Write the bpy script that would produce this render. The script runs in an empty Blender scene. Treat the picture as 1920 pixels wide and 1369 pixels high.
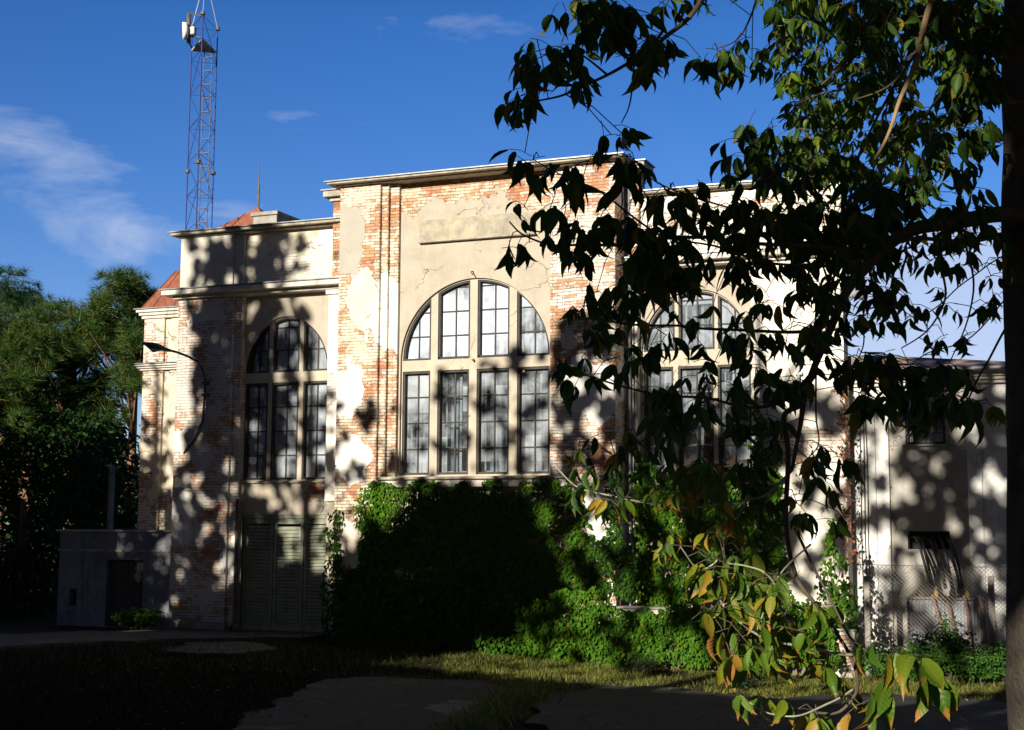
import bpy, math, random
import numpy as np
from mathutils import Vector, Matrix, noise
from mathutils.geometry import tessellate_polygon
random.seed(7); rng = np.random.default_rng(11)
R = math.radians
scene = bpy.context.scene
COL = scene.collection

# ------------------------------------------------------------------ camera
FPX = 2700.0                       # focal length in pixels of the 1920 wide frame
PITCH, ROLL, YAW = R(6.70), R(0.32), R(22.05)
_v = Vector((-math.sin(YAW)*math.cos(PITCH), math.cos(YAW)*math.cos(PITCH), math.sin(PITCH)))
_r = Vector((math.cos(YAW), math.sin(YAW), 0)); _u = _r.cross(_v)
CR = math.cos(ROLL)*_r + math.sin(ROLL)*_u
CU = -math.sin(ROLL)*_r + math.cos(ROLL)*_u
def raydir(px, py): return _v + CR*((px-960)/FPX) + CU*((684.5-py)/FPX)
_d0 = raydir(900, 700)
CAMZ = 2.55
CAM = Vector((0, -34.6*_d0.y, CAMZ))
def at(px, py, Y):
    d = raydir(px, py); return CAM + d*((Y-CAM.y)/d.y)
def fx(px, py, Y=0): return at(px, py, Y).x
def fz(px, py, Y=0): return at(px, py, Y).z
def dp(px, py, depth): return CAM + raydir(px, py)*depth
def groundz(x, y):                    # the yard falls a little to the right and rises towards the viewer
    t_ = max(0, min(1, (-18.5-y)/13)); q = max(0, min(1, (x+16)/9))
    return -.30*q*q*(3-2*q)*(1-t_)+(CAMZ-1.6)*t_*t_*(3-2*t_)
def gr(px, py, z=0.0):
    d = raydir(px, py); h = 0
    for _ in range(8):
        p = CAM + d*((z+h-CAM.z)/d.z); h = groundz(p.x, p.y)
    return p
cam = bpy.data.cameras.new('camera'); cam.sensor_width = 36; cam.sensor_fit = 'HORIZONTAL'
cam.lens = FPX/1920*36; cam.clip_start = .05; cam.clip_end = 3000
co = bpy.data.objects.new('camera', cam); COL.objects.link(co)
M_ = Matrix((CR, CU, -_v)).transposed().to_4x4(); M_.translation = CAM; co.matrix_world = M_
scene.camera = co

# ------------------------------------------------------------------ light
SUN_EL, SUN_AZ = R(17), R(8)       # the light travels 8 degrees to the right of the facade normal
sd = Vector((-math.sin(SUN_AZ)*math.cos(SUN_EL), -math.cos(SUN_AZ)*math.cos(SUN_EL), math.sin(SUN_EL)))  # towards the sun
sl = bpy.data.lights.new('sun', 'SUN'); sl.energy = 5.0; sl.angle = R(.32); sl.color = (1, .915, .78)
so = bpy.data.objects.new('sun', sl); COL.objects.link(so); so.rotation_euler = sd.to_track_quat('Z', 'Y').to_euler(); so.location = (-10, -60, 40)
world = bpy.data.worlds.new('World'); scene.world = world; world.use_nodes = True
wn = world.node_tree; wn.nodes.clear()
def N(t, typ, **kw):
    n = t.nodes.new(typ)
    for k, v in kw.items():
        if k.startswith('i_'): n.inputs[k[2:].replace('_', ' ')].default_value = v
        elif k.startswith('n_'): n.inputs[int(k[2:])].default_value = v
        else: setattr(n, k, v)
    return n
def L(t, a, b): t.links.new(a, b)
def mth(t, op, a, b=None, c=None, clamp=False):
    n = t.nodes.new('ShaderNodeMath'); n.operation = op; n.use_clamp = clamp
    for i, x in enumerate((a, b, c)):
        if x is None: continue
        if isinstance(x, (int, float)): n.inputs[i].default_value = x
        else: t.links.new(x, n.inputs[i])
    return n.outputs[0]
def mix(t, f, a, b, blend='MIX'):
    n = t.nodes.new('ShaderNodeMix'); n.data_type = 'RGBA'; n.blend_type = blend
    for i, x in ((0, f), (6, a), (7, b)):
        if isinstance(x, (int, float)): n.inputs[i].default_value = x
        elif isinstance(x, (tuple, list)): n.inputs[i].default_value = (*x[:3], 1)
        else: t.links.new(x, n.inputs[i])
    return n.outputs[2]
def ramp(t, f, stops, interp='LINEAR'):
    n = t.nodes.new('ShaderNodeValToRGB'); cr = n.color_ramp; cr.interpolation = interp
    while len(cr.elements) < len(stops): cr.elements.new(.5)
    for e, (p, c) in zip(cr.elements, stops):
        e.position = p; e.color = (c, c, c, 1) if isinstance(c, (int, float)) else (*c, 1)
    t.links.new(f, n.inputs[0]); return n.outputs[0]
def noi(t, vec, scale, detail=4, rough=.5, dist=0):
    n = t.nodes.new('ShaderNodeTexNoise'); n.inputs['Scale'].default_value = scale; n.inputs['Detail'].default_value = detail
    n.inputs['Roughness'].default_value = rough; n.inputs['Distortion'].default_value = dist
    if vec is not None: t.links.new(vec, n.inputs['Vector'])
    return n.outputs[0]
sky = N(wn, 'ShaderNodeTexSky', sky_type='NISHITA', sun_disc=False, sun_elevation=SUN_EL, sun_rotation=math.atan2(sd.x, sd.y), air_density=1.0, dust_density=.4, ozone_density=3.0)
tc = N(wn, 'ShaderNodeTexCoord')
hsv = N(wn, 'ShaderNodeHueSaturation', i_Saturation=1.32, i_Value=1.0, i_Hue=.502); L(wn, sky.outputs[0], hsv.inputs['Color'])
skyc = mix(wn, 1.0, hsv.outputs[0], (.96, .865, 1.17), 'MULTIPLY')
tcs = N(wn, 'ShaderNodeTexCoord'); sps = N(wn, 'ShaderNodeSeparateXYZ'); L(wn, tcs.outputs['Generated'], sps.inputs[0])
skyc = mix(wn, 1.0, skyc, ramp(wn, mth(wn, 'ADD', sps.outputs[2], 0.0), [(0, 1.05), (.34, .92), (.55, .30), (1, .16)]), 'MULTIPLY')   # deeper towards the zenith
sdh = N(wn, 'ShaderNodeVectorMath', operation='DOT_PRODUCT'); L(wn, tcs.outputs['Generated'], sdh.inputs[0]); sdh.inputs[1].default_value = (-math.sin(SUN_AZ), -math.cos(SUN_AZ), 0)
skyc = mix(wn, 1.0, skyc, ramp(wn, mth(wn, 'MULTIPLY_ADD', sdh.outputs['Value'], .5, .5), [(.25, 1.15), (.75, .34)]), 'MULTIPLY')
# clouds: noise on the view direction, gathered round a few directions
mp = N(wn, 'ShaderNodeMapping'); mp.inputs['Scale'].default_value = (1, 1, 3.2); L(wn, tc.outputs['Generated'], mp.inputs[0])
cn = noi(wn, mp.outputs[0], 7.0, 7, .58, .35)
tot = None
for px, py, rad, w in ((0, 290, 4.5, .26), (120, 370, 3.6, .27), (60, 420, 3.5, .22), (200, 450, 2.5, .24), (290, 470, 2, .12), (430, 390, 2, .14), (650, 60, 2.5, .10), (1810, 585, 4.5, .95), (1650, 610, 3.8, .9), (1760, 350, 2, .12)):
    d = raydir(px, py).normalized()
    dn = N(wn, 'ShaderNodeVectorMath', operation='DOT_PRODUCT'); L(wn, tc.outputs['Generated'], dn.inputs[0]); dn.inputs[1].default_value = d
    mr = N(wn, 'ShaderNodeMapRange'); mr.interpolation_type = 'SMOOTHSTEP'; L(wn, dn.outputs['Value'], mr.inputs[0])
    mr.inputs[1].default_value = math.cos(R(rad)); mr.inputs[2].default_value = 1; mr.inputs[3].default_value = 0; mr.inputs[4].default_value = w
    tot = mr.outputs[0] if tot is None else mth(wn, 'MAXIMUM', tot, mr.outputs[0])
cm = mth(wn, 'ADD', mth(wn, 'MULTIPLY_ADD', cn, 1.5, -.385), tot)
cm = ramp(wn, cm, [(.60, 0), (.78, .40), (.98, 1)])
cloud = mix(wn, mth(wn, 'MULTIPLY', cm, .60), skyc, (7.0, 7.6, 9.0))
bg = N(wn, 'ShaderNodeBackground', i_Strength=.060); L(wn, cloud, bg.inputs[0])
wo = N(wn, 'ShaderNodeOutputWorld'); L(wn, bg.outputs[0], wo.inputs[0])
scene.view_settings.view_transform = 'Standard'; scene.view_settings.look = 'None'
scene.view_settings.exposure = .7; scene.view_settings.gamma = 1
scene.cycles.max_bounces = 6; scene.cycles.transparent_max_bounces = 12

# ------------------------------------------------------------------ object helpers
def empty(name, loc, label, cat, group=None):
    o = bpy.data.objects.new(name, None); COL.objects.link(o); o.location = loc; o.empty_display_size = .3
    o['label'] = label; o['category'] = cat
    if group: o['group'] = group
    return o
def link(name, me, m, parent=None, smooth=False):
    o = bpy.data.objects.new(name, me); COL.objects.link(o)
    if m: me.materials.append(m)
    if smooth: me.polygons.foreach_set('use_smooth', [True]*len(me.polygons))
    if parent:
        o.parent = parent
        root = parent
        loc = Vector((0, 0, 0))
        while root: loc += root.location; root = root.parent
        o.location = -loc if parent.parent is None else (0, 0, 0)
    return o
class MB:
    def __init__(s): s.v = []; s.f = []
    def poly(s, pts):
        n = len(s.v); s.v += [tuple(p) for p in pts]; s.f.append(tuple(range(n, n+len(pts)))); return s
    def box(s, x0, x1, y0, y1, z0, z1):
        n = len(s.v)
        s.v += [(x0,y0,z0),(x1,y0,z0),(x1,y1,z0),(x0,y1,z0),(x0,y0,z1),(x1,y0,z1),(x1,y1,z1),(x0,y1,z1)]
        s.f += [tuple(n+i for i in q) for q in ((0,3,2,1),(4,5,6,7),(0,1,5,4),(1,2,6,5),(2,3,7,6),(3,0,4,7))]; return s
    def tube(s, pts, rad, seg=6, cap=True):
        pts = [Vector(p) for p in pts]
        if isinstance(rad, (int, float)): rad = [rad]*len(pts)
        n0 = len(s.v); prev = None
        for i, p in enumerate(pts):
            a = pts[max(0, i-1)]; b = pts[min(len(pts)-1, i+1)]; t = (b-a)
            if t.length < 1e-9: t = Vector((0, 0, 1))
            t.normalize()
            if prev is None:
                up = Vector((0, 0, 1)) if abs(t.z) < .9 else Vector((1, 0, 0)); e1 = t.cross(up).normalized()
            else: e1 = (prev - t*prev.dot(t)).normalized()
            prev = e1; e2 = t.cross(e1)
            for k in range(seg):
                a_ = 2*math.pi*k/seg; s.v.append(tuple(p + (e1*math.cos(a_)+e2*math.sin(a_))*rad[i]))
        for i in range(len(pts)-1):
            for k in range(seg):
                a = n0+i*seg+k; b = n0+i*seg+(k+1) % seg; s.f.append((a, b, b+seg, a+seg))
        if cap:
            s.f.append(tuple(n0+k for k in reversed(range(seg)))); e = n0+(len(pts)-1)*seg; s.f.append(tuple(e+k for k in range(seg)))
        return s
    def bar(s, p, q, w, y0, y1):           # bar in a plane of constant y, from p=(x,z) to q
        px, pz = p; qx, qz = q; dx, dz = qx-px, qz-pz; l = math.hypot(dx, dz) or 1; nx, nz = -dz/l*w/2, dx/l*w/2
        n = len(s.v)
        for y in (y0, y1): s.v += [(px+nx,y,pz+nz),(qx+nx,y,qz+nz),(qx-nx,y,qz-nz),(px-nx,y,pz-nz)]
        s.f += [tuple(n+i for i in f) for f in ((0,1,2,3),(7,6,5,4),(0,4,5,1),(1,5,6,2),(2,6,7,3),(3,7,4,0))]; return s
    def prism(s, pts, y0, y1):
        n = len(s.v); k = len(pts)
        s.v += [(x, y0, z) for x, z in pts] + [(x, y1, z) for x, z in pts]
        s.f.append(tuple(range(n, n+k))); s.f.append(tuple(reversed(range(n+k, n+2*k))))
        for i in range(k): j = (i+1) % k; s.f.append((n+i, n+k+i, n+k+j, n+j))
        return s
    def holed(s, outer, holes, y0, depth, back=False):
        loops = [outer]+list(holes)
        flat = [p for l in loops for p in l]
        tris = tessellate_polygon([[Vector((x, z, 0)) for x, z in l] for l in loops])
        n = len(s.v); s.v += [(x, y0, z) for x, z in flat]
        for t in tris:
            a, b, c = [flat[i] for i in t]
            cr = (b[0]-a[0])*(c[1]-a[1])-(b[1]-a[1])*(c[0]-a[0])
            s.f.append(tuple(n+i for i in (t if cr > 0 else t[::-1])))
        m = len(s.v); s.v += [(x, y0+depth, z) for x, z in flat]
        o = 0
        for l in loops:
            k = len(l)
            for i in range(k): j = (i+1) % k; s.f.append((n+o+i, n+o+j, m+o+j, m+o+i))
            o += k
        return s
    def build(s, name, m, parent=None, smooth=False, bevel=0):
        me = bpy.data.meshes.new(name); me.from_pydata(s.v, [], s.f); me.update()
        o = link(name, me, m, parent, smooth)
        if bevel:
            b = o.modifiers.new('bevel', 'BEVEL'); b.width = bevel; b.segments = 1; b.limit_method = 'ANGLE'
        return o
def top(o, label, cat, group=None):
    o['label'] = label; o['category'] = cat
    if group: o['group'] = group
    return o
def struct(o): o['kind'] = 'structure'; return o

# ------------------------------------------------------------------ materials
def newmat(name):
    m = bpy.data.materials.new(name); m.use_nodes = True; t = m.node_tree; t.nodes.clear()
    out = N(t, 'ShaderNodeOutputMaterial'); p = N(t, 'ShaderNodeBsdfPrincipled'); L(t, p.outputs[0], out.inputs[0])
    return m, t, p, out
def wallvec(t):
    tc = N(t, 'ShaderNodeTexCoord'); sp = N(t, 'ShaderNodeSeparateXYZ'); L(t, tc.outputs['Object'], sp.inputs[0])
    cb = N(t, 'ShaderNodeCombineXYZ'); x = mth(t, 'ADD', sp.outputs[0], sp.outputs[1]); L(t, x, cb.inputs[0]); L(t, sp.outputs[2], cb.inputs[1])
    return tc.outputs['Object'], cb.outputs[0], sp.outputs[0], sp.outputs[2]
def blobsum(t, X, Z, blobs, warp):
    tot = None
    for (bx, bz, rx, rz, w) in blobs:
        a = mth(t, 'MULTIPLY', mth(t, 'ADD', X, -bx), 1/rx); b = mth(t, 'MULTIPLY', mth(t, 'ADD', Z, -bz), 1/rz)
        a4 = mth(t, 'POWER', mth(t, 'ABSOLUTE', a), 3.0); b4 = mth(t, 'POWER', mth(t, 'ABSOLUTE', b), 3.0)
        d = mth(t, 'ADD', a4, b4)
        g = mth(t, 'MULTIPLY', mth(t, 'SUBTRACT', 1.0, mth(t, 'MULTIPLY', d, .8), clamp=True), w)
        tot = g if tot is None else mth(t, 'ADD', tot, g)
    return tot if tot is not None else mth(t, 'ADD', 0.0, 0.0)
def wall_mat(name, plaster=(.62,.57,.48), plaster2=(.5,.46,.39), bias=.0, blobs=(), wash=.5, washc=(.72,.68,.6), seed=0, scale=.55, stain=.5, brick_red=.5, dirt_low=0.0, tints=()):
    """peeling plaster over partly whitewashed brick; bias>0 more plaster"""
    m, t, p, out = newmat(name)
    obj, wv, X, Z = wallvec(t)
    mp = N(t, 'ShaderNodeMapping'); mp.inputs['Location'].default_value = (seed*7.3, seed*3.1, 0); L(t, wv, mp.inputs[0])
    wv2 = mp.outputs[0]
    # bricks, with wobbly joints
    wob = N(t, 'ShaderNodeTexNoise', i_Scale=6.0, i_Detail=3.0); L(t, wv2, wob.inputs['Vector'])
    vm = N(t, 'ShaderNodeVectorMath', operation='MULTIPLY_ADD'); L(t, wob.outputs['Color'], vm.inputs[0]); vm.inputs[1].default_value = (.034, .030, 0); L(t, wv, vm.inputs[2])
    br = N(t, 'ShaderNodeTexBrick', offset=.5, i_Scale=1.0, i_Mortar_Size=.0075, i_Mortar_Smooth=.25, i_Bias=0.0, i_Brick_Width=.262, i_Row_Height=.078)
    br.inputs['Color1'].default_value = (0, 0, 0, 1); br.inputs['Color2'].default_value = (1, 1, 1, 1); br.inputs['Mortar'].default_value = (.5, .5, .5, 1)
    L(t, vm.outputs[0], br.inputs['Vector'])
    rnd = mth(t, 'ADD', mth(t, 'MULTIPLY', br.outputs['Color'], .55), mth(t, 'MULTIPLY', noi(t, wv2, 3.5, 3), .55))
    rnd = mth(t, 'ADD', rnd, (brick_red-.5)*.6)
    bc = ramp(t, rnd, [(.22, (.60,.48,.34)), (.36, (.58,.33,.18)), (.48, (.50,.22,.10)), (.64, (.42,.13,.055)), (.82, (.25,.08,.04))])
    bc = mix(t, mth(t, 'MULTIPLY', noi(t, wv2, 40, 2), .45), bc, (.32,.2,.14))
    bc = mix(t, br.outputs['Fac'], bc, mix(t, noi(t, wv2, 2.3, 3), (.34,.29,.23), (.10,.075,.055)))
    # whitewash remains on the bricks
    wm = mth(t, 'ADD', noi(t, wv2, 1.1, 8, .68, .3), mth(t, 'MULTIPLY', noi(t, wv2, 9, 5, .75), .50))
    wm = mth(t, 'ADD', wm, mth(t, 'MULTIPLY', mth(t, 'SUBTRACT', br.outputs['Color'], .5), .22))
    wm = mth(t, 'ADD', wm, mth(t, 'MULTIPLY', br.outputs['Fac'], -.10))
    lo = 1.10-wash*.62
    wmask = N(t, 'ShaderNodeMapRange'); L(t, wm, wmask.inputs[0]); wmask.inputs[1].default_value = lo-.05; wmask.inputs[2].default_value = lo+.05
    bw = mix(t, mth(t, 'MULTIPLY', wmask.outputs[0], .93), bc, mix(t, noi(t, wv2, 5, 3), washc, tuple(c*.82 for c in washc)))
    # plaster
    pn = mth(t, 'ADD', noi(t, wv2, scale, 9, .6, .55), mth(t, 'MULTIPLY', noi(t, wv2, 5.0, 6, .6), .10))
    wn_ = N(t, 'ShaderNodeTexNoise', i_Scale=1.5, i_Detail=7.0, i_Roughness=.62); L(t, wv2, wn_.inputs['Vector'])
    wsp = N(t, 'ShaderNodeSeparateXYZ'); L(t, wn_.outputs['Color'], wsp.inputs[0])
    Xw = mth(t, 'ADD', X, mth(t, 'MULTIPLY_ADD', wsp.outputs[0], .9, -.45)); Zw = mth(t, 'ADD', Z, mth(t, 'MULTIPLY_ADD', wsp.outputs[1], 1.3, -.65))
    bl = blobsum(t, Xw, Zw, blobs, None)
    ps = mth(t, 'ADD', mth(t, 'ADD', pn, bl), bias-.55)
    tms = []
    for tb_, tc_ in tints:
        tm = ramp(t, blobsum(t, Xw, Zw, tb_, None), [(.30, 0), (.315, 1)]); tms.append((tm, tc_)); ps = mth(t, 'ADD', ps, tm)
    pm = N(t, 'ShaderNodeMapRange'); L(t, ps, pm.inputs[0]); pm.inputs[1].default_value = -.004; pm.inputs[2].default_value = .006
    pm = pm.outputs[0]
    stn = noi(t, wv2, 1.7, 7, .7, .4)
    pc = mix(t, ramp(t, stn, [(.38, 0), (.66, 1)]), plaster, plaster2)
    for tm, tc_ in tms: pc = mix(t, tm, pc, mix(t, stn, tuple(c*1.2 for c in tc_), tuple(c*.8 for c in tc_)))
    mps = N(t, 'ShaderNodeMapping'); mps.inputs['Scale'].default_value = (5, .35, 1); L(t, wv2, mps.inputs[0])
    streak = ramp(t, noi(t, mps.outputs[0], 1.0, 5, .65), [(.5, 0), (.75, 1)])
    pc = mix(t, mth(t, 'MULTIPLY', streak, stain*.75), pc, tuple(c*.55 for c in plaster2))
    pc = mix(t, mth(t, 'MULTIPLY', ramp(t, noi(t, wv2, 60, 2), [(.35, 1), (.55, 0)]), .16), pc, tuple(c*.6 for c in plaster2))
    # hairline cracks
    vo = N(t, 'ShaderNodeTexVoronoi', feature='DISTANCE_TO_EDGE', i_Scale=.8)
    vw = N(t, 'ShaderNodeVectorMath', operation='MULTIPLY_ADD'); nz = N(t, 'ShaderNodeTexNoise', i_Scale=2.5, i_Detail=6.0); L(t, wv2, nz.inputs['Vector']); L(t, nz.outputs['Color'], vw.inputs[0]); vw.inputs[1].default_value = (.9, .9, 0); L(t, wv2, vw.inputs[2]); L(t, vw.outputs[0], vo.inputs['Vector'])
    ck = ramp(t, vo.outputs['Distance'], [(.0, 1), (.006, 0)])
    ck = mth(t, 'MULTIPLY', ck, ramp(t, noi(t, wv2, .7, 2), [(.5, 0), (.6, 1)]))
    pc = mix(t, mth(t, 'MULTIPLY', ck, .75), pc, (.08, .07, .06))
    edge = ramp(t, mth(t, 'ABSOLUTE', mth(t, 'ADD', ps, .006)), [(.0, 1), (.010, 0)])
    c = mix(t, pm, bw, pc)
    c = mix(t, mth(t, 'MULTIPLY', edge, .55), c, (.14, .10, .07))
    if dirt_low:
        dl = mth(t, 'MULTIPLY', ramp(t, mth(t, 'ADD', mth(t, 'MULTIPLY', Z, .35), mth(t, 'MULTIPLY', stn, .5)), [(.2, 1), (.6, 0)]), dirt_low)
        c = mix(t, dl, c, (.12, .10, .075))
    L(t, c, p.inputs['Base Color']); p.inputs['Roughness'].default_value = .92; p.inputs['Specular IOR Level'].default_value = .15
    h = mth(t, 'ADD', mth(t, 'MULTIPLY', pm, 2.2), mth(t, 'MULTIPLY', mth(t, 'SUBTRACT', 1.0, pm), mth(t, 'SUBTRACT', 1.0, br.outputs['Fac'])))
    h = mth(t, 'ADD', h, mth(t, 'MULTIPLY', noi(t, wv2, 22, 5, .7), .35))
    h = mth(t, 'SUBTRACT', h, mth(t, 'MULTIPLY', ck, .6))
    b = N(t, 'ShaderNodeBump', i_Strength=1.0, i_Distance=.02); L(t, h, b.inputs['Height']); L(t, b.outputs[0], p.inputs['Normal'])
    return m
def rough_mat(name, c1, c2, scale=3, rough=.85, bump=.3, bdist=.01, metal=0, detail=6, streak=0, spec=.3):
    m, t, p, out = newmat(name)
    obj, wv, X, Z = wallvec(t)
    n = noi(t, obj, scale, detail, .65, .2)
    c = mix(t, ramp(t, n, [(.35, 0), (.65, 1)]), c1, c2)
    if streak:
        mps = N(t, 'ShaderNodeMapping'); mps.inputs['Scale'].default_value = (9, .5, 1); L(t, wv, mps.inputs[0])
        c = mix(t, mth(t, 'MULTIPLY', ramp(t, noi(t, mps.outputs[0], 1, 5, .6), [(.48, 0), (.7, 1)]), streak), c, tuple(x*.45 for x in c2))
    L(t, c, p.inputs['Base Color']); p.inputs['Roughness'].default_value = rough; p.inputs['Metallic'].default_value = metal; p.inputs['Specular IOR Level'].default_value = spec
    b = N(t, 'ShaderNodeBump', i_Strength=bump, i_Distance=bdist); L(t, noi(t, obj, scale*8, 5, .7), b.inputs['Height']); L(t, b.outputs[0], p.inputs['Normal'])
    return m
def leaf_mat(name, cols, trans=.35, rough=.5, tip=None, tipamt=.0, spec=.3):
    m, t, p, out = newmat(name)
    g = N(t, 'ShaderNodeNewGeometry')
    c = ramp(t, g.outputs['Random Per Island'], cols)
    if tip:
        uv = N(t, 'ShaderNodeUVMap'); sp = N(t, 'ShaderNodeSeparateXYZ'); L(t, uv.outputs[0], sp.inputs[0])
        r2 = mth(t, 'FRACT', mth(t, 'MULTIPLY', g.outputs['Random Per Island'], 37.7))
        tn = N(t, 'ShaderNodeTexCoord'); nn = noi(t, tn.outputs['Object'], 25, 3)
        a = mth(t, 'ADD', mth(t, 'ADD', sp.outputs[1], mth(t, 'MULTIPLY', r2, tipamt)), mth(t, 'MULTIPLY', nn, .85))
        c = mix(t, ramp(t, a, [(1.02, 0), (1.0, 0), (1.0, 0)]) if False else mth(t, 'MULTIPLY', mth(t, 'SUBTRACT', a, 1.34), 5.0, clamp=True), c, tip)
        # pale midrib
        mid = mth(t, 'SUBTRACT', 1.0, mth(t, 'MULTIPLY', mth(t, 'ABSOLUTE', mth(t, 'SUBTRACT', sp.outputs[0], .5)), 22.0), clamp=True)
        c = mix(t, mth(t, 'MULTIPLY', mid, .22), c, (.2, .24, .06))
        wv_ = N(t, 'ShaderNodeTexWave', i_Scale=1.6, i_Distortion=1.0); cbx = N(t, 'ShaderNodeCombineXYZ')
        L(t, mth(t, 'ADD', mth(t, 'MULTIPLY', sp.outputs[1], 1.6), mth(t, 'MULTIPLY', mth(t, 'ABSOLUTE', mth(t, 'SUBTRACT', sp.outputs[0], .5)), -1.4)), cbx.inputs[0]); L(t, cbx.outputs[0], wv_.inputs['Vector'])
        b = N(t, 'ShaderNodeBump', i_Strength=.28, i_Distance=.002); L(t, wv_.outputs['Fac'], b.inputs['Height']); L(t, b.outputs[0], p.inputs['Normal'])
    L(t, c, p.inputs['Base Color']); p.inputs['Roughness'].default_value = rough; p.inputs['Specular IOR Level'].default_value = spec
    tr = N(t, 'ShaderNodeBsdfTranslucent'); L(t, mix(t, .5, c, (.35, .5, .03), 'MULTIPLY') if False else c, tr.inputs[0])
    ms = N(t, 'ShaderNodeMixShader', n_0=trans); L(t, p.outputs[0], ms.inputs[1]); L(t, tr.outputs[0], ms.inputs[2]); L(t, ms.outputs[0], out.inputs[0])
    return m
def plain(name, c, rough=.6, metal=0, spec=.4):
    m, t, p, out = newmat(name)
    tcn = N(t, 'ShaderNodeTexCoord'); n = noi(t, tcn.outputs['Object'], 9, 4)
    L(t, mix(t, n, tuple(x*.75 for x in c), tuple(min(1, x*1.2) for x in c)), p.inputs['Base Color'])
    p.inputs['Roughness'].default_value = rough; p.inputs['Metallic'].default_value = metal; p.inputs['Specular IOR Level'].default_value = spec
    return m
def glass_mat(name, dust=.5, dustc=(.42,.46,.5), seed=0, brightblobs=()):
    m, t, p, out = newmat(name)
    obj, wv, X, Z = wallvec(t)
    mp = N(t, 'ShaderNodeMapping'); mp.inputs['Location'].default_value = (seed*5.1, seed*2.7, 0); L(t, wv, mp.inputs[0])
    n1 = noi(t, mp.outputs[0], 1.5, 7, .65, .6)
    mps = N(t, 'ShaderNodeMapping'); mps.inputs['Scale'].default_value = (7, .6, 1); L(t, mp.outputs[0], mps.inputs[0])
    n2 = noi(t, mps.outputs[0], 1.2, 4, .6)
    d = mth(t, 'ADD', mth(t, 'MULTIPLY', n1, .9), mth(t, 'MULTIPLY', n2, .45))
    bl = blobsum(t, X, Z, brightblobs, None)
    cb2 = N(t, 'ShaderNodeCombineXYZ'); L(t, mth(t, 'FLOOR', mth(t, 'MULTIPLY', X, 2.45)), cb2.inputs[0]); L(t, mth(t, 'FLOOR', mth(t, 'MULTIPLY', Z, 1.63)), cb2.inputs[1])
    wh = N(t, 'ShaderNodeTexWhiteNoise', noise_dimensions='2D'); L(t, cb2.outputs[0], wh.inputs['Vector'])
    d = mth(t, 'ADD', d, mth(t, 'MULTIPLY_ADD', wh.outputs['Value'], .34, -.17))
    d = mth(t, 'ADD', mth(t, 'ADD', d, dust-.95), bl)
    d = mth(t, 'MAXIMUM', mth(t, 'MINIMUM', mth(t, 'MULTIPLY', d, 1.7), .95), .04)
    p.inputs['Roughness'].default_value = .8; p.inputs['Specular IOR Level'].default_value = .1
    L(t, mix(t, n1, dustc, tuple(x*1.25 for x in dustc)), p.inputs['Base Color'])
    tr = N(t, 'ShaderNodeBsdfTransparent'); tr.inputs[0].default_value = (.72, .8, .85, 1)
    m1 = N(t, 'ShaderNodeMixShader'); L(t, d, m1.inputs[0]); L(t, tr.outputs[0], m1.inputs[1]); L(t, p.outputs[0], m1.inputs[2])
    gl = N(t, 'ShaderNodeBsdfGlossy', i_Roughness=.03); fr = N(t, 'ShaderNodeFresnel', i_IOR=1.5)
    b = N(t, 'ShaderNodeBump', i_Strength=.15, i_Distance=.01); L(t, noi(t, mp.outputs[0], 2.2, 2), b.inputs['Height']); L(t, b.outputs[0], gl.inputs['Normal'])
    m2 = N(t, 'ShaderNodeMixShader'); L(t, mth(t, 'ADD', mth(t, 'MULTIPLY', fr.outputs[0], 1.2), .06), m2.inputs[0]); L(t, m1.outputs[0], m2.inputs[1]); L(t, gl.outputs[0], m2.inputs[2])
    L(t, m2.outputs[0], out.inputs[0])
    return m

def B(px, py, rx, rz, w, Y=0):
    p = at(px, py, Y); return (p.x, p.z, rx, rz, w)
YW = .85
STUCCO = ((.45,.40,.325), (.37,.33,.265))
mat_pil_left = wall_mat('plaster_brick_pillar', plaster=(.74,.67,.54), plaster2=(.58,.52,.42), bias=-.20, wash=.60, seed=1, washc=(.72,.64,.50), brick_red=.60, blobs=[
    B(678,575,.42,.9,.45), B(655,1010,.6,.8,.5), B(690,480,.3,.42,-.5), B(690,372,.5,.28,-.6), B(737,430,.3,1.1,-.5), B(650,640,.5,.2,-.4)], tints=[([B(655,450,.42,1.0,1)], (.40,.375,.32)), ([B(652,735,.45,.75,1), B(660,865,.5,.55,1), B(725,585,.42,1.0,1), B(745,600,.2,1.0,1)], (.82,.79,.73))])
mat_pil_right = wall_mat('brick_pillar_whitewashed', plaster=(.72,.66,.55), plaster2=(.60,.55,.45), bias=-.20, wash=.62, seed=2, brick_red=.62, blobs=[
    B(1060,620,.3,.7,.35), B(1110,450,.4,.4,.3), B(1050,470,.2,.6,.3)], tints=[([B(1110,725,.7,.7,1), B(1125,985,.4,.9,1)], (.76,.74,.70))])
mat_center_top = wall_mat('stucco_with_bare_brick', plaster=STUCCO[0], plaster2=STUCCO[1], bias=.30, wash=.55, seed=3, washc=(.70,.60,.44), brick_red=.58, stain=.35, blobs=[
    B(800,360,1.3,.40,-.75,.27), B(900,350,1.6,.30,-.62,.27), B(1010,345,1.0,.62,-.72,.27), B(770,390,.5,.3,-.55,.27), B(905,383,.6,.28,.55,.27), B(780,690,.6,.12,-.3,.27), B(868,880,.2,.25,-.3,.27), B(1040,860,.4,.5,-.3,.27)])
mat_stucco = wall_mat('tan_stucco', plaster=STUCCO[0], plaster2=STUCCO[1], bias=.55, seed=4, stain=.35, blobs=[B(592,925,.45,.28,-.80,YW+.2), B(590,702,.5,.08,-.6,YW+.2)])
mat_stucco_r = wall_mat('tan_stucco_worn', plaster=STUCCO[0], plaster2=STUCCO[1], bias=.5, seed=5, stain=.35)
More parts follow.
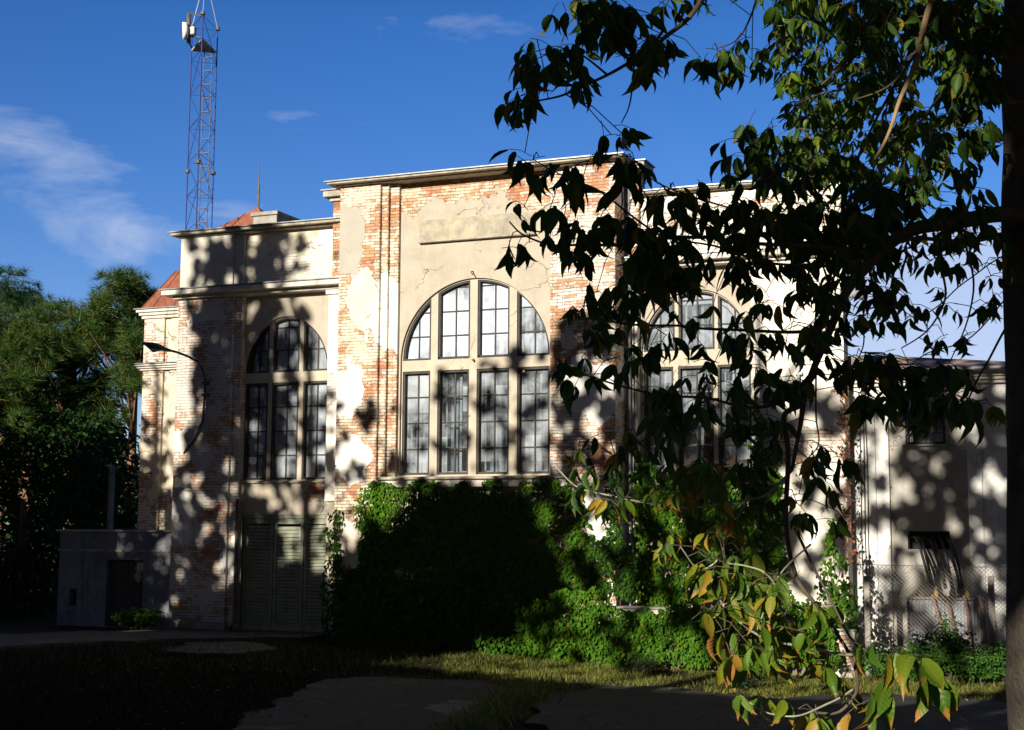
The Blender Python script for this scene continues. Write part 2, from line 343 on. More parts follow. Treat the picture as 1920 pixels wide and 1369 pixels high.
mat_left_pil = wall_mat('painted_brick_corner', plaster=(.60,.57,.52), plaster2=(.46,.44,.40), bias=-.26, wash=.69, seed=6, washc=(.60,.575,.53), brick_red=.60, dirt_low=.35, blobs=[
    B(385,590,.9,.36,.45,YW), B(350,640,.3,.5,.2,YW), B(430,900,.14,1.2,.25,YW)], tints=[([B(338,975,.36,.75,1,YW), B(336,830,.3,.3,1,YW), B(428,1040,.2,.6,1,YW)], (.66,.64,.60))])
mat_parapet = wall_mat('grey_render_parapet', plaster=(.58,.55,.48), plaster2=(.44,.42,.37), bias=.5, seed=7, stain=1.0)
mat_parapet_r = wall_mat('cream_render_parapet', plaster=(.76,.70,.57), plaster2=(.66,.60,.48), bias=.22, wash=.80, seed=8, washc=(.78,.74,.66), stain=.3, blobs=[
    B(560,490,1.0,.42,-.62,YW), B(490,500,.6,.25,-.5,YW), B(590,470,.4,.45,-.4,YW)])
mat_white_strip = wall_mat('white_painted_strip', plaster=(.80,.77,.70), plaster2=(.68,.64,.56), bias=.10, wash=.75, seed=9, stain=.3, blobs=[B(628,400,.3,.6,-.35,YW), B(624,620,.3,1.2,.5,YW), B(620,730,.2,.4,-.5,YW)])
mat_right_wing = wall_mat('white_render_right_wing', plaster=(.80,.76,.68), plaster2=(.68,.63,.54), bias=.10, wash=.70, seed=10, brick_red=.56, stain=.4, blobs=[
    B(1500,560,.8,1.0,.5,YW), B(1500,700,.9,.5,.35,YW), B(1520,840,1.0,.42,-.5,YW), B(1460,540,.3,.5,-.3,YW), B(1530,980,.7,.9,.45,YW), B(1500,385,1.1,.4,-.4,YW), B(1460,960,.3,.4,-.3,YW)])
mat_turret = wall_mat('turret_plaster_brick', plaster=(.68,.60,.46), plaster2=(.56,.49,.38), bias=.05, wash=.62, seed=11, brick_red=.55)
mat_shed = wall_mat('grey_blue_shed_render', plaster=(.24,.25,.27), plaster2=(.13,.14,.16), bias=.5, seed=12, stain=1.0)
mat_annex = wall_mat('annex_white_pilaster', plaster=(.78,.77,.74), plaster2=(.5,.5,.49), bias=.55, seed=13, stain=.7)
mat_annex_panel = wall_mat('annex_grey_panel', plaster=(.40,.38,.34), plaster2=(.32,.30,.27), bias=.6, seed=14, stain=.6)
mat_backblock = wall_mat('old_brick_gable', plaster=(.66,.58,.44), plaster2=(.5,.44,.35), bias=-.2, wash=.5, seed=15)
mat_cornice = rough_mat('weathered_cornice', (.50,.45,.36), (.30,.27,.21), 2.2, .9, .5, .015, streak=.45)
mat_cornice_white = rough_mat('pale_cornice', (.74,.70,.62), (.46,.43,.37), 1.8, .9, .5, .015, streak=.5)
mat_sign = rough_mat('sign_panel_flaking', (.24,.225,.19), (.46,.40,.28), 3.4, .9, .4, .01, detail=10)
mat_flash = rough_mat('zinc_flashing', (.26,.27,.29), (.15,.16,.17), 2, .45, .2, .004, metal=.6)
mat_redroof = rough_mat('red_sheet_roof', (.36,.13,.08), (.24,.09,.06), 2.5, .6, .2, .01, streak=.4)
mat_rustroof = rough_mat('rusty_sheet_roof', (.34,.16,.09), (.40,.36,.33), 1.6, .7, .3, .01)
mat_frame = rough_mat('dark_window_frame', (.030,.028,.026), (.06,.055,.05), 12, .7, .4, .003)
mat_innerframe = rough_mat('grey_inner_frame', (.42,.43,.42), (.28,.28,.27), 8, .7, .2, .003)
mat_curtain = rough_mat('pale_curtain', (.42,.45,.48), (.26,.28,.31), 1.2, .95, .2, .01, streak=.6)
mat_gate = rough_mat('green_grey_gate_paint', (.28,.30,.22), (.18,.195,.145), 5, .75, .5, .006, streak=.5)
mat_pipe = rough_mat('dark_pipe', (.08,.08,.08), (.14,.12,.10), 6, .55, .2, .003, metal=.2)
mat_pipe_zinc = rough_mat('zinc_pipe', (.33,.36,.40), (.22,.24,.27), 4, .5, .2, .003, metal=.3)
mat_dark = plain('dark_interior', (.02,.02,.022), .9)
mat_concrete = rough_mat('worn_concrete', (.36,.34,.30), (.2,.19,.165), 3, .9, .5, .01)
mat_mastmetal = plain('mast_steel', (.03,.035,.17), .55, .3)
mat_mastlight = plain('mast_light_steel', (.45,.45,.48), .5, .3)
mat_white = plain('white_plastic', (.78,.78,.76), .4)
mat_lamp = plain('lamp_housing', (.05,.055,.065), .45)
mat_lampgrey = plain('lamp_grey', (.45,.46,.47), .5)

# ------------------------------------------------------------------ the brick hall
hall = empty('brick_hall', (fx(900,1190,0), 0, 0), 'old brick and peeling plaster factory hall with tall arched windows and a raised centre block', 'building')
H0 = -.6                                         # wall feet just under the ground
def piece(name, m, x0, x1, y0, y1, z0, z1, parent=None, bevel=.012): return MB().box(x0, x1, y0, y1, z0, z1).build(name, m, parent or hall, bevel=bevel)
# -- centre block
xL = fx(638,370); xR = fx(1152.6,292); zTop = fz(640,351)
x1 = fx(711,500); x2 = fx(726.5,500,.08); x3 = fx(746,500,.16); PY = .28
xpr = fx(1035,600,PY); xs1 = fx(1056,600,.08); xs2 = fx(1073,600,0)
ZS = fz(900,893,0)                               # sill height
piece('pilaster', mat_pil_left, xL, x1, 0, 1.2, H0, zTop)
piece('pilaster_strip', mat_pil_left, x1, x2, .09, 1.2, H0, zTop)
piece('pilaster_strip', mat_pil_left, x2, x3, .18, 1.2, H0, zTop)
piece('pilaster', mat_pil_right, xs2, xR, 0, 1.2, H0, zTop)
piece('pilaster_strip', mat_pil_right, xs1, xs2, .07, 1.2, H0, zTop)
piece('pilaster_strip', mat_pil_right, xpr, xs1, .15, 1.2, H0, zTop)
def arch(xc, zb, rx, rz, n=36, x0=None, x1=None):
    """closed loop: base line and arc, limited to x0..x1"""
    x0 = xc-rx if x0 is None else x0; x1 = xc+rx if x1 is None else x1
    f = lambda x: zb+rz*math.sqrt(max(0, 1-((x-xc)/rx)**2))
    a1 = math.acos(max(-1, min(1, (x1-xc)/rx))); a0 = math.acos(max(-1, min(1, (x0-xc)/rx)))
    pts = [(x0, zb), (x1, zb)]
    arc = [(xc+rx*math.cos(a1+(a0-a1)*i/n), zb+rz*math.sin(a1+(a0-a1)*i/n)) for i in range(n+1)]
    if f(x1)-zb < .02: arc = arc[1:]
    if f(x0)-zb < .02: arc = arc[:-1]
    return pts+arc
def window_light(loop, y, rows, glass, parent, cx=None, inner=True, zrows=None, label=None):
    """one sash: dark frame with glazing bars, glass pane, inner frame behind"""
    xs = [p[0] for p in loop]; zs = [p[1] for p in loop]; xa, xb, za, zb = min(xs), max(xs), min(zs), max(zs)
    m = MB(); k = len(loop)
    cen = (sum(xs)/k, sum(zs)/k)
    for i in range(k):
        a, b = loop[i], loop[(i+1) % k]
        sh = lambda p: (p[0]+(cen[0]-p[0])*.03, p[1]+(cen[1]-p[1])*.015)
        m.bar(sh(a), sh(b), .080, y-.12-.0007*(i%2), y+.03)  # ring deepened so its dark sides also stand in for reveal shade
    cx = (xa+xb)/2 if cx is None else cx
    def topz(x):
        best = zb
        for i in range(k):
            a, b = loop[i], loop[(i+1) % k]
            if min(a[0], b[0])-1e-6 <= x <= max(a[0], b[0])+1e-6 and abs(a[0]-b[0]) > 1e-6:
                z = a[1]+(b[1]-a[1])*(x-a[0])/(b[0]-a[0])
                if z > za+.05: best = z
        return best
    m.bar((cx, za), (cx, topz(cx)), .036, y-.024, y+.02)
    zrows = zrows or [za+(zb-za)*i/rows for i in range(1, rows)]
    for z in zrows:
        # horizontal extent at z
        hit = []
        for i in range(k):
            a, b = loop[i], loop[(i+1) % k]
            if (a[1]-z)*(b[1]-z) <= 0 and abs(a[1]-b[1]) > 1e-6: hit.append(a[0]+(b[0]-a[0])*(z-a[1])/(b[1]-a[1]))
        if len(hit) >= 2: m.bar((min(hit), z), (max(hit), z), .034, y-.022, y+.018)
    w = m.build('window', mat_frame, parent)
    MB().poly([(x, y, z) for x, z in loop]).build('pane', glass, w)
    if inner:
        q = MB(); ins = .10
        xa2, xb2 = xa+ins, xb-ins*.4
        for i in range(k):
            a, b = loop[i], loop[(i+1) % k]
            q.bar((a[0]*.86+cen[0]*.14+.04, a[1]*.95+cen[1]*.05), (b[0]*.86+cen[0]*.14+.04, b[1]*.95+cen[1]*.05), .07, y+.17, y+.215-.0005*(i%2))
        q.bar((cx+.06, za), (cx+.06, topz(cx)-.05), .10, y+.165, y+.218)
        for z in zrows[::2]: q.bar((xa2, z+.03), (max(xa2+.1, min(xb2, xb2)), z+.03), .05, y+.175, y+.214) if topz((xa+xb)/2) > z+.2 and topz(xa2) > z+.05 and topz(xb2) > z+.05 else None
        q.build('inner_frame', mat_innerframe, w)
        if random.random() < .8:
            lo, hi = random.choice([(0, 1), (0, .5), (.5, 1), (0, 1), (0, 1)])
            lo_x, hi_x = xa+(xb-xa)*lo, xa+(xb-xa)*hi
            zc = za if random.random() < .75 else za+(zb-za)*.25
            n = 14; cu = MB()
            arcmin = min(topz(lo_x+.05), topz(hi_x-.05), topz((lo_x+hi_x)/2)) if zb-za < 2.4 else zb
            pts = [(lo_x+(hi_x-lo_x)*i/n, y+.36+.03*math.sin(i*2.1)) for i in range(n+1)]
            for i in range(n):
                (xa_, ya_), (xb_, yb_) = pts[i], pts[i+1]
                cu.poly([(xa_, ya_, zc), (xb_, yb_, zc), (xb_, yb_, max(zc+.2, arcmin)), (xa_, ya_, max(zc+.2, arcmin))])
            cu.build('curtain', mat_curtain, w)
    return w
def arched_window(Y, lx, rx_, pxbase, apex, upper, lower, zlow_top, zlow_bot, rec_depth, panel_outer, panel_mat, glassU, glassL, lrows=4, urow=.6, parent=None):
    """Y panel plane. upper/lower: list of (xa,xb) in metres. Builds wall panel with big opening and the concrete grid set back in it"""
    xc = (lx+rx_)/2; rx = (rx_-lx)/2; zb = pxbase; rz = apex-zb
    sh = [(xc-rx, zlow_bot), (xc+rx, zlow_bot)] + [(xc+rx*math.cos(math.pi*i/48), zb+rz*math.sin(math.pi*i/48)) for i in range(49)]
    MB().holed(panel_outer, [sh], Y, .5).build('wall', panel_mat, hall)
    g = MB(); holes = []
    inn = .035
    for xa, xb in upper: holes.append(arch(xc, zb+.02, rx-inn, rz-inn-.02, 24, max(xa, xc-rx+inn), min(xb, xc+rx-inn)))
    for xa, xb in lower: holes.append([(max(xa, xc-rx+inn), zlow_bot+.03), (min(xb, xc+rx-inn), zlow_bot+.03), (min(xb, xc+rx-inn), zlow_top), (max(xa, xc-rx+inn), zlow_top)])
    sh2 = [(x+(xc-x)*.002, z) for x, z in sh]
    gy = Y+.07
    g.holed(sh2, holes, gy, .36)
    g.build('mullion_grid', mat_mull, hall)
    wy = gy+rec_depth
    for i, h in enumerate(holes):
        up = i < len(upper)
        zs = [p[1] for p in h]; za, zt = min(zs), max(zs)
        if up:
            n = max(1, round((zt-za)/urow)); zr = [za+urow*j for j in range(1, n+1) if za+urow*j < zt-.12]
            window_light(h, wy, 1, glassU, hall, zrows=zr or [za+.5])
        else: window_light(h, wy, lrows, glassL, hall)
mat_mull = wall_mat('concrete_mullion', plaster=(.50,.45,.35), plaster2=(.42,.37,.30), bias=.5, seed=20, stain=.3)
glassU = glass_mat('dusty_glass_sky_glare', .68, (.56,.63,.72), 1, [B(850,620,1.8,.9,.16,.6), B(1000,640,.4,.8,-.25,.6)])  # extra dust here also stands in for bright sky reflected in the panes
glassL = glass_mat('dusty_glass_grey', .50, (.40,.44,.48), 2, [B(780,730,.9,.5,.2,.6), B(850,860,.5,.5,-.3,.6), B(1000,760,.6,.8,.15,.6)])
glassW = glass_mat('dusty_glass_dim', .66, (.40,.44,.49), 3, [B(480,650,.4,.9,-.4,YW+.5), B(480,800,.4,2.0,-.12,YW+.5), B(590,780,.4,1.6,.12,YW+.5)])
glassR = glass_mat('dusty_glass_right', .48, (.38,.43,.5), 4, [B(1300,600,1.2,.6,.12,YW+.5), B(1300,840,1.2,.6,-.3,YW+.5)])
Yc = PY
lx, rx_ = fx(751,678,Yc), fx(1031.5,665,Yc)
zb = fz(893,672,Yc); apx = fz(893,521,Yc)
ux = lambda a, b, y=640: (fx(a,y,Yc+.07), fx(b,y,Yc+.07))
lw = lambda a, b, y=800: (fx(a,y,Yc+.07), fx(b,y,Yc+.07))
x3p = x3-.02; xprp = xpr+.02
outer = [(x3p, H0), (xprp, H0), (xprp, zTop), (x3p, zTop)]
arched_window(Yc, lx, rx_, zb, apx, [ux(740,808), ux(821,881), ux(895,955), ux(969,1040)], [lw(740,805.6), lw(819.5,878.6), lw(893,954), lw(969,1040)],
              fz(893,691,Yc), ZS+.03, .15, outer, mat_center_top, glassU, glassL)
# sill ledge, band under it, sign panel
MB().box(fx(708,896,-.12), fx(1075,890,-.12), -.13, .34, ZS-.07, ZS+.0).build('sill', mat_cornice, hall, bevel=.015)
piece('sill_band', mat_cornice_white, x1+.01, xs2-.01, -.04, .33, ZS-.25, ZS-.072)
sx0, sx1 = fx(787,430,.22), fx(1003,430,.22); sz0, sz1 = fz(787,453,.22), fz(787,414,.22)
piece('sign_panel', mat_sign, sx0, sx1, .215, .30, sz0, sz1)
piece('sign_ledge', mat_cornice, sx0-.02, sx1+.02, .15, .30, sz0-.05, sz0-.003)
hk = at(886,512,.2); MB().tube([(hk.x-.02,.28,hk.z+.06),(hk.x-.02,.16,hk.z+.03),(hk.x+.02,.12,hk.z-.03),(hk.x+.04,.15,hk.z-.06)], .014).build('hook', mat_pipe, hall)
hk = at(887,675,.3); MB().tube([(hk.x,.36,hk.z),(hk.x,.26,hk.z)], .03, 8).build('hook', mat_pipe, hall)
# cornice with flashing
def cornice(x0, x1, yf, zt, h, over, m, z_layers=((0,.0,.38),(.38,.9,1.0)), yb=1.0, ends=(1,1)):
    b = MB()
    for a, o, c in z_layers:      # a,c fraction from bottom; o fraction of inset
        ov = over if a else over*.35
        b.box(x0-(ov if ends[0] else 0), x1+(ov if ends[1] else 0), yf-ov, yb, zt-h+h*a+.001, zt-h+h*c)
    b.build('cornice', m, hall, bevel=.01)
    MB().box(x0-((over+.05) if ends[0] else 0), x1+((over+.05) if ends[1] else 0), yf-over-.05, yb, zt+.001, zt+.03).build('flashing', mat_flash, hall)
zc = fz(632,338,-.3)
cornice(xL, xR, 0, zc-.02, zc-.02-zTop+.0, .26, mat_cornice, yb=YW-.35)
# raised hall behind the centre block (its shoulders show left and right)
xBL = fx(624,420,YW-.1); xBR = fx(1197,330,YW-.1); zB = fz(1200,302,YW-.2)
zBL = fz(612,361,YW-.2)
zB = (zB+zBL)/2
zcapL = fz(622,411,YW-.2)
piece('gable_back', mat_backblock, xL+.05, xR-.05, .55, YW+.4, fz(1190,480,YW), zTop-.02)
piece('gable_shoulder', mat_backblock, xBL, xL+.3, YW-.1, YW+.45, fz(630,525,YW), zB-.24)
piece('gable_shoulder', mat_backblock, xR-.3, xBR, YW-.1, YW+.45, fz(1190,480,YW), zB-.24)
cornice(xBL, xBR, YW-.1, zB, .26, .20, mat_cornice, yb=YW+.5)
piece('hall_body', mat_backblock, xBL+.05, xBR-.05, 11.2, 12.1, H0, zcapL-.9)
# -- left wing
wl = fx(333.7,600,YW); wst = fx(436.5,600,YW); wst2 = fx(455.5,600,YW+.08); wpr = fx(617.7,600,YW+.05)
zmid = fz(635,522,YW-.3); zmidb = fz(635,541,YW-.1); zcapL = fz(622,411,YW-.2); 
piece('pilaster', mat_left_pil, wl, wst, YW, YW+.6, H0, zmidb)
piece('pilaster_strip', mat_left_pil, wst, wst2, YW+.08, YW+.6, H0, zmidb)
piece('pilaster', mat_white_strip, wpr, xL+.1, YW-.02, YW+.6, fz(620,940,YW), zmidb)
piece('pilaster', mat_stucco, wpr+.02, xL+.1, YW+.05, YW+.6, H0, fz(620,940,YW)-.002)
piece('pilaster_capital', mat_cornice_white, wpr-.06, xL-.002, YW-.08, YW+.6, zmidb-.13, zmidb-.0)
piece('plinth', mat_concrete, wl-.08, wst+.05, YW-.08, YW+.5, H0, .22)
YP = YW+.22
lx, rx_ = fx(455.2,700,YP), fx(617,695,YP); zb = fz(536,698.5,YP); apx = fz(538,593,YP)
zg = fz(535,965,YP); zlb = fz(535,901.5,YP)
outer = [(wst2-.02, zg), (wpr+.02, zg), (wpr+.02, zmidb+.02), (wst2-.02, zmidb+.02)]
uw = lambda a, b, y: (fx(a,y,YP+.07), fx(b,y,YP+.07))
arched_window(YP, lx+.02, rx_-.02, zb, apx, [uw(440,505.5,650), uw(512.5,562,650), uw(569.5,630,650)], [uw(440,501,800), uw(508.5,558.5,800), uw(567,630,800)],
              fz(535,716,YP), zlb, .13, outer, mat_stucco, glassW, glassW)
piece('sill', mat_cornice, lx-.03, rx_+.03, YP-.07, YP+.1, zlb-.06, zlb-.002)
# parapet
zpt = fz(622,423,YW)
piece('parapet', mat_parapet, fx(338,500,YW), fx(437,500,YW), YW+.0, YW+.5, zmid-.05, zpt)
piece('parapet', mat_parapet, fx(437,500,YW), fx(457,500,YW+.05), YW+.06, YW+.5, zmid-.05, zpt)
piece('parapet_panel', mat_parapet_r, fx(457,500,YW+.05), xL+.1, YW+.14, YW+.5, zmid-.05, zpt)
cornice(fx(338,500,YW), xL-.01, YW, zcapL, zcapL-zpt, .22, mat_cornice, yb=YW+.8, ends=(1,0))
cornice(wl, xL-.01, YW, zmid, zmid-zmidb, .34, mat_cornice_white, yb=YW+.35, ends=(1,0))
MB().box(wl-.3, wl, YW, YW+6, zmid-.02, zmid+.028).build('flashing', mat_flash, hall)
piece('wing_body', mat_backblock, wl+.03, wl+.4, YW+.58, 11, H0, zmid)
piece('wing_body', mat_backblock, wl+.03, xL, 10.6, 11.1, H0, zmid)
piece('flat_roof', mat_concrete, fx(338,500,YW)+.3, xBL, YW+.4, 11, zpt-.6, zpt-.4)
piece('flat_roof', mat_concrete, xL+.1, xR-.1, 1.3, 12, zpt-.9, zpt-.62)
# dark pipe beside the gate
pxg = fx(441,1060,YW-.06)
MB().tube([(pxg, YW-.02, zg+.4), (pxg, YW-.02, .25), (pxg, YW-.22, .08)], .055, 10).build('downpipe', mat_pipe, hall, True)
# gate
gx0, gx1 = fx(446.5,1060,YP), fx(620,1060,YP)
gate = MB()
gate.box(gx0-.02, gx0+.08, YP+.02, YP+.2, H0, zg).box(gx1-.08, gx1+.02, YP+.02, YP+.2, H0, zg).box(gx0+.081, gx1-.081, YP+.02, YP+.2, zg-.1, zg-.002)
gate = gate.build('gate', mat_gate, hall)
ed = [gx0+.09, fx(509.5,1060,YP), fx(566.5,1060,YP), gx1-.09]
for i in range(3):
    a, b = ed[i]+.012, ed[i+1]-.012; s = MB(); z = .05
    fw = .085
    s.box(a, a+fw, YP+.06, YP+.12, .02, zg-.11).box(b-fw, b, YP+.06, YP+.12, .02, zg-.11).box(a+fw, b-fw, YP+.062, YP+.12, zg-.11-.13, zg-.112).box(a+fw, b-fw, YP+.062, YP+.12, .02, .16)
    while z < zg-.3:
        z = max(z, .165); h = .078*random.uniform(.9, 1.1); j = random.uniform(-.004, .004)
        n = len(s.v); x0, x1_ = a+fw, b-fw; dz = random.uniform(-.006, .006)
        s.v += [(x0,YP+.066+j,z),(x1_,YP+.066+j,z+dz),(x1_,YP+.110,z+h+dz),(x0,YP+.110,z+h),(x0,YP+.118,z),(x1_,YP+.118,z+dz),(x1_,YP+.118,z+h+dz),(x0,YP+.118,z+h)]
        s.f += [tuple(n+k for k in q) for q in ((0,1,2,3),(7,6,5,4),(0,4,5,1),(3,2,6,7),(0,3,7,4),(1,5,6,2))]
        z += h+.012
    s.build('gate_leaf', mat_gate, gate)
lp = at(563,1000,YP+.05); MB().box(lp.x-.02, lp.x+.02, YP+.035, YP+.06, lp.z-.2, lp.z+.15).build('gate_latch', mat_lampgrey, gate)
pp = at(538,1058,YP+.05); MB().box(pp.x-.09, pp.x+.09, YP+.055, YP+.062, pp.z-.1, pp.z+.1).build('paper_notice', plain('faded_paper', (.20,.23,.26), .8), gate)
# -- right wing
rl = xR-.02; rr = fx(1580,560,YW); r1 = fx(1200,600,YP); r2 = fx(1412,600,YP); r3 = fx(1436,600,YW)
ztr = fz(1450,346,YW-.1); zcr = fz(1450,336,YW-.3)
piece('pilaster', mat_right_wing, rl, r1, YW, YW+.6, H0, zmidb)
piece('pilaster', mat_right_wing, r2, rr, YW, YW+.6, H0, zmidb)
lx, rx_ = fx(1201.5,658,YP), fx(1410.5,655,YP); zb = fz(1305,657,YP); apx = fz(1312,542,YP); zlb = fz(1305,888,YP)
outer = [(r1-.02, H0), (r2+.02, H0), (r2+.02, zmidb+.02), (r1-.02, zmidb+.02)]
arched_window(YP, lx+.02, rx_-.02, zb, apx, [uw(1190,1265,600), uw(1272,1339.5,600), uw(1346,1420,600)], [uw(1190,1263,760), uw(1272,1338,760), uw(1346,1420,760)],
              fz(1305,685,YP), zlb, .13, outer, mat_stucco_r, glassR, glassR)
piece('sill', mat_cornice, lx-.03, rx_+.03, YP-.07, YP+.1, zlb-.06, zlb-.002)
piece('parapet', mat_right_wing, xBR-.4, rr, YW+.03, YW+.5, zmid-.05, ztr)
cornice(rl, rr, YW, zmid, zmid-zmidb, .30, mat_cornice_white, yb=YW+.35, ends=(0,1))
cornice(xBR, rr, YW, zcr, zcr-ztr, .22, mat_cornice, yb=YW+.8, ends=(0,1))
piece('wing_body', mat_right_wing, rr-2.3, rr-2.0, YW+.58, 11, H0, ztr-.3)
piece('flat_roof', mat_concrete, xBR, rr-2.0, YW+.3, 11, ztr-.5, ztr-.3)
piece('wing_body', mat_backblock, xR, rr-2.0, 10.6, 11.05, H0, ztr)
# zinc downpipe in the corner of the centre block
pxg = fx(1179,700,YW-.1)
MB().tube([(pxg, YW-.09, zmid+1.9), (pxg, YW-.09, .3), (pxg, YW-.25, .1)], .05, 10).build('downpipe', mat_pipe_zinc, hall, True)
MB().tube([(pxg+.1, YW-.03, zmid-.2), (pxg+.1, YW-.03, .5)], .012, 6).build('lightning_wire', mat_pipe, hall)
# chimney and small red roof with lightning rod, on the roof of the left wing
c0, c1 = at(474,418,5), at(519,400,5)
piece('chimney', mat_concrete, c0.x, c1.x+.0, 5, 6.6, zpt-.5, fz(500,404,5))
piece('chimney_cap', mat_concrete, c0.x-.06, c1.x+.06, 4.94, 6.66, fz(500,404,5)+.002, fz(500,397,5))
ap = at(484,388,8); bl_ = at(436,428,8)
rf = MB(); w_ = ap.x-bl_.x; zz = bl_.z-.2
rf.v = [(ap.x-w_, 8-w_, zz), (ap.x+w_, 8-w_, zz), (ap.x+w_, 8+w_, zz), (ap.x-w_, 8+w_, zz), (ap.x, 8, ap.z)]
rf.f = [(0,1,4),(1,2,4),(2,3,4),(3,0,4),(3,2,1,0)]
rt = rf.build('turret_roof', mat_redroof, hall)
MB().tube([(ap.x,8,ap.z-.1),(ap.x,8,ap.z+.75),(ap.x,8,ap.z+.76),(ap.x,8,fz(483,290,8))], [.045,.04,.022,.012], 8).build('lightning_rod', mat_pipe, rt)
# -- turret at the far left corner, set back
YT = 2.6
tl = fx(270,620,YT); t1 = fx(308,620,YT); t2 = fx(322,620,YT+.06); tr_ = fx(350,620,YT)
zt1 = fz(280,598,YT); zt0 = fz(262,580,YT-.2); zt2 = fz(280,695,YT); zt2t = fz(250,683,YT-.25)
tl2 = fx(266,700,YT)
for a, b, y, nm in ((tl, t1, YT, 'turret_wall'), (t1, t2, YT+.07, 'turret_strip'), (t2, tr_+.6, YT+.02, 'turret_wall')):
    piece(nm, mat_turret, a, b, y, 6.5, H0, zt1)
def ring(x0, x1, yf, z0, z1, over, m):
    b = MB(); n = 3
    for i in range(n):
        o = over*(i+1)/n; b.box(x0-o, x1, yf-o, 6.6, z0+(z1-z0)*i/n+.001, z0+(z1-z0)*(i+1)/n)
    b.build('turret_cornice', m, hall, bevel=.01)
    MB().box(x0-over-.05, x1, yf-over-.05, 6.6, z1+.001, z1+.03).build('flashing', mat_flash, hall)
ring(tl, tr_, YT, zt1, zt0, .18, mat_cornice_white); ring(tl, tr_, YT, zt2, zt2t, .2, mat_cornice_white)
zz = zt0+.03; ax = fx(345,510,YT+2.3); az = fz(345,512,YT+2.3)
rf = MB(); rf.v = [(tl-.05, YT-.1, zz), (tl+3.2, YT-.1, zz), (tl+3.2, YT+4, zz), (tl-.05, YT+4, zz), (ax, YT+1.9, az), (ax+1.2, YT+1.9, az)]
rf.f = [(0,1,5,4),(1,2,5),(2,3,4,5),(3,0,4),(3,2,1,0)]
rt = rf.build('turret_roof', mat_redroof, hall)
s = MB(); a = Vector(rf.v[0]); e = Vector(rf.v[4])
for t_ in (.12, .35, .58, .8):
    q0 = Vector((tl-.05+3.2*t_, YT-.1, zz)); q1 = Vector(rf.v[4]).lerp(Vector(rf.v[5]), t_); s.tube([q0, q1], .02, 4)
s.tube([rf.v[0], rf.v[4]], .03, 4); s.build('roof_seam', mat_redroof, rt)
for px_, py_ in ((265, 885), (280, 888)):
    q = at(px_, py_, YT-.05); MB().tube([(q.x, YT, q.z), (q.x, YT-.12, q.z), (q.x-.03, YT-.16, q.z-.05)], .02).build('anchor_hook', mat_pipe, hall)

# ------------------------------------------------------------------ shed
YS = 1.1
s0, s1_ = fx(109,1100,YS), fx(320,1100,YS); zs = fz(200,997,YS); d0, d1 = fx(199,1100,YS), fx(268,1100,YS); zd = fz(230,1050,YS)
shed = empty('shed', ((s0+s1_)/2, YS, 0), 'low flat roofed grey rendered shed left of the tall hall with a dark plank door', 'shed')
h0, h1 = fx(130,1120,YS), fx(143,1120,YS); hz0, hz1 = fz(136,1136,YS), fz(136,1104,YS)
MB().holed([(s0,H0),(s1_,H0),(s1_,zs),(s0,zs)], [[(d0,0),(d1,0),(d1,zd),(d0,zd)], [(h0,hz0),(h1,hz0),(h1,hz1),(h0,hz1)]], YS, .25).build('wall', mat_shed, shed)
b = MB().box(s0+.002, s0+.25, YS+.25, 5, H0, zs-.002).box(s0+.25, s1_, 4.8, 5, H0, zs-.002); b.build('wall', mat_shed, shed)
MB().box(s0-.08, s1_, YS-.1, 5.05, zs+.001, zs+.06).build('roof', mat_flash, shed)
zl = fz(200,1032,YS); b = MB()
for i in range(24): 
    a_ = s0-.02+(s1_-s0+.02)*i/24; b.box(a_, a_+(s1_-s0)/24*random.choice([1, 1, .9]), YS-.045-random.uniform(0, .02), YS-.001, zl-random.uniform(.02,.06), zl+.03)
b.build('ledge', mat_concrete, shed)
b = MB()
for i in range(6): w_ = (d1-d0)/6; b.box(d0+w_*i+.006, d0+w_*(i+1)-.006, YS+.15+.004*(i % 2), YS+.2, .02, zd-.03)
b.box(d0+.05, d1-.05, YS+.12, YS+.149, .35, .45).box(d0+.05, d1-.05, YS+.12, YS+.149, zd-.5, zd-.4)
dr = b.build('door', rough_mat('dark_door', (.035,.035,.032), (.06,.055,.05), 5, .7, .3, .004), shed); MB().tube([(d1-.12,YS+.1,1),(d1-.12,YS+.08,1),(d1-.12,YS+.08,.86),(d1-.12,YS+.1,.86)], .012).build('handle', mat_pipe, dr)
MB().box(h0, h1, YS+.2, YS+.24, hz0, hz1).build('hole_back', mat_dark, shed)  # dark plate standing in for the unlit depth of the wall hole

# ------------------------------------------------------------------ annex on the right
YA = 1.5
annex = empty('annex_building', (fx(1740,1190,YA), YA, 0), 'lower white and grey annex with a rusty roof, behind the wire fence', 'building')
a0 = rr-.05; a1 = fx(1667,900,YA); a2 = fx(1815,900,YA+.1); a3 = fx(1990,900,YA)
zcb = fz(1750,722,YA); zct = fz(1750,694,YA-.3)
def apiece(n, m, *a, bevel=.012): return MB().box(*a).build(n, m, annex, bevel=bevel)
ml = fx(1643,900,YA); mr_ = fx(1842,900,YA)
apiece('pilaster', mat_annex, a0, ml-.01, YA, YA+.6, H0, zcb); apiece('pilaster', mat_annex, ml-.01, a1, YA+.03, YA+.6, H0, zcb)
apiece('pilaster', mat_annex, a2, mr_, YA, YA+.6, H0, zcb); apiece('pilaster', mat_annex, mr_, a3, YA+.03, YA+.6, H0, zcb)
YAp = YA+.12
wx0, wx1 = fx(1697,790,YAp), fx(1772,790,YAp); wz0, wz1 = fz(1735,833,YAp), fz(1735,738,YAp)
ox0, ox1 = fx(1702,1010,YAp), fx(1781,1010,YAp); oz0, oz1 = fz(1740,1030,YAp), fz(1740,996,YAp)
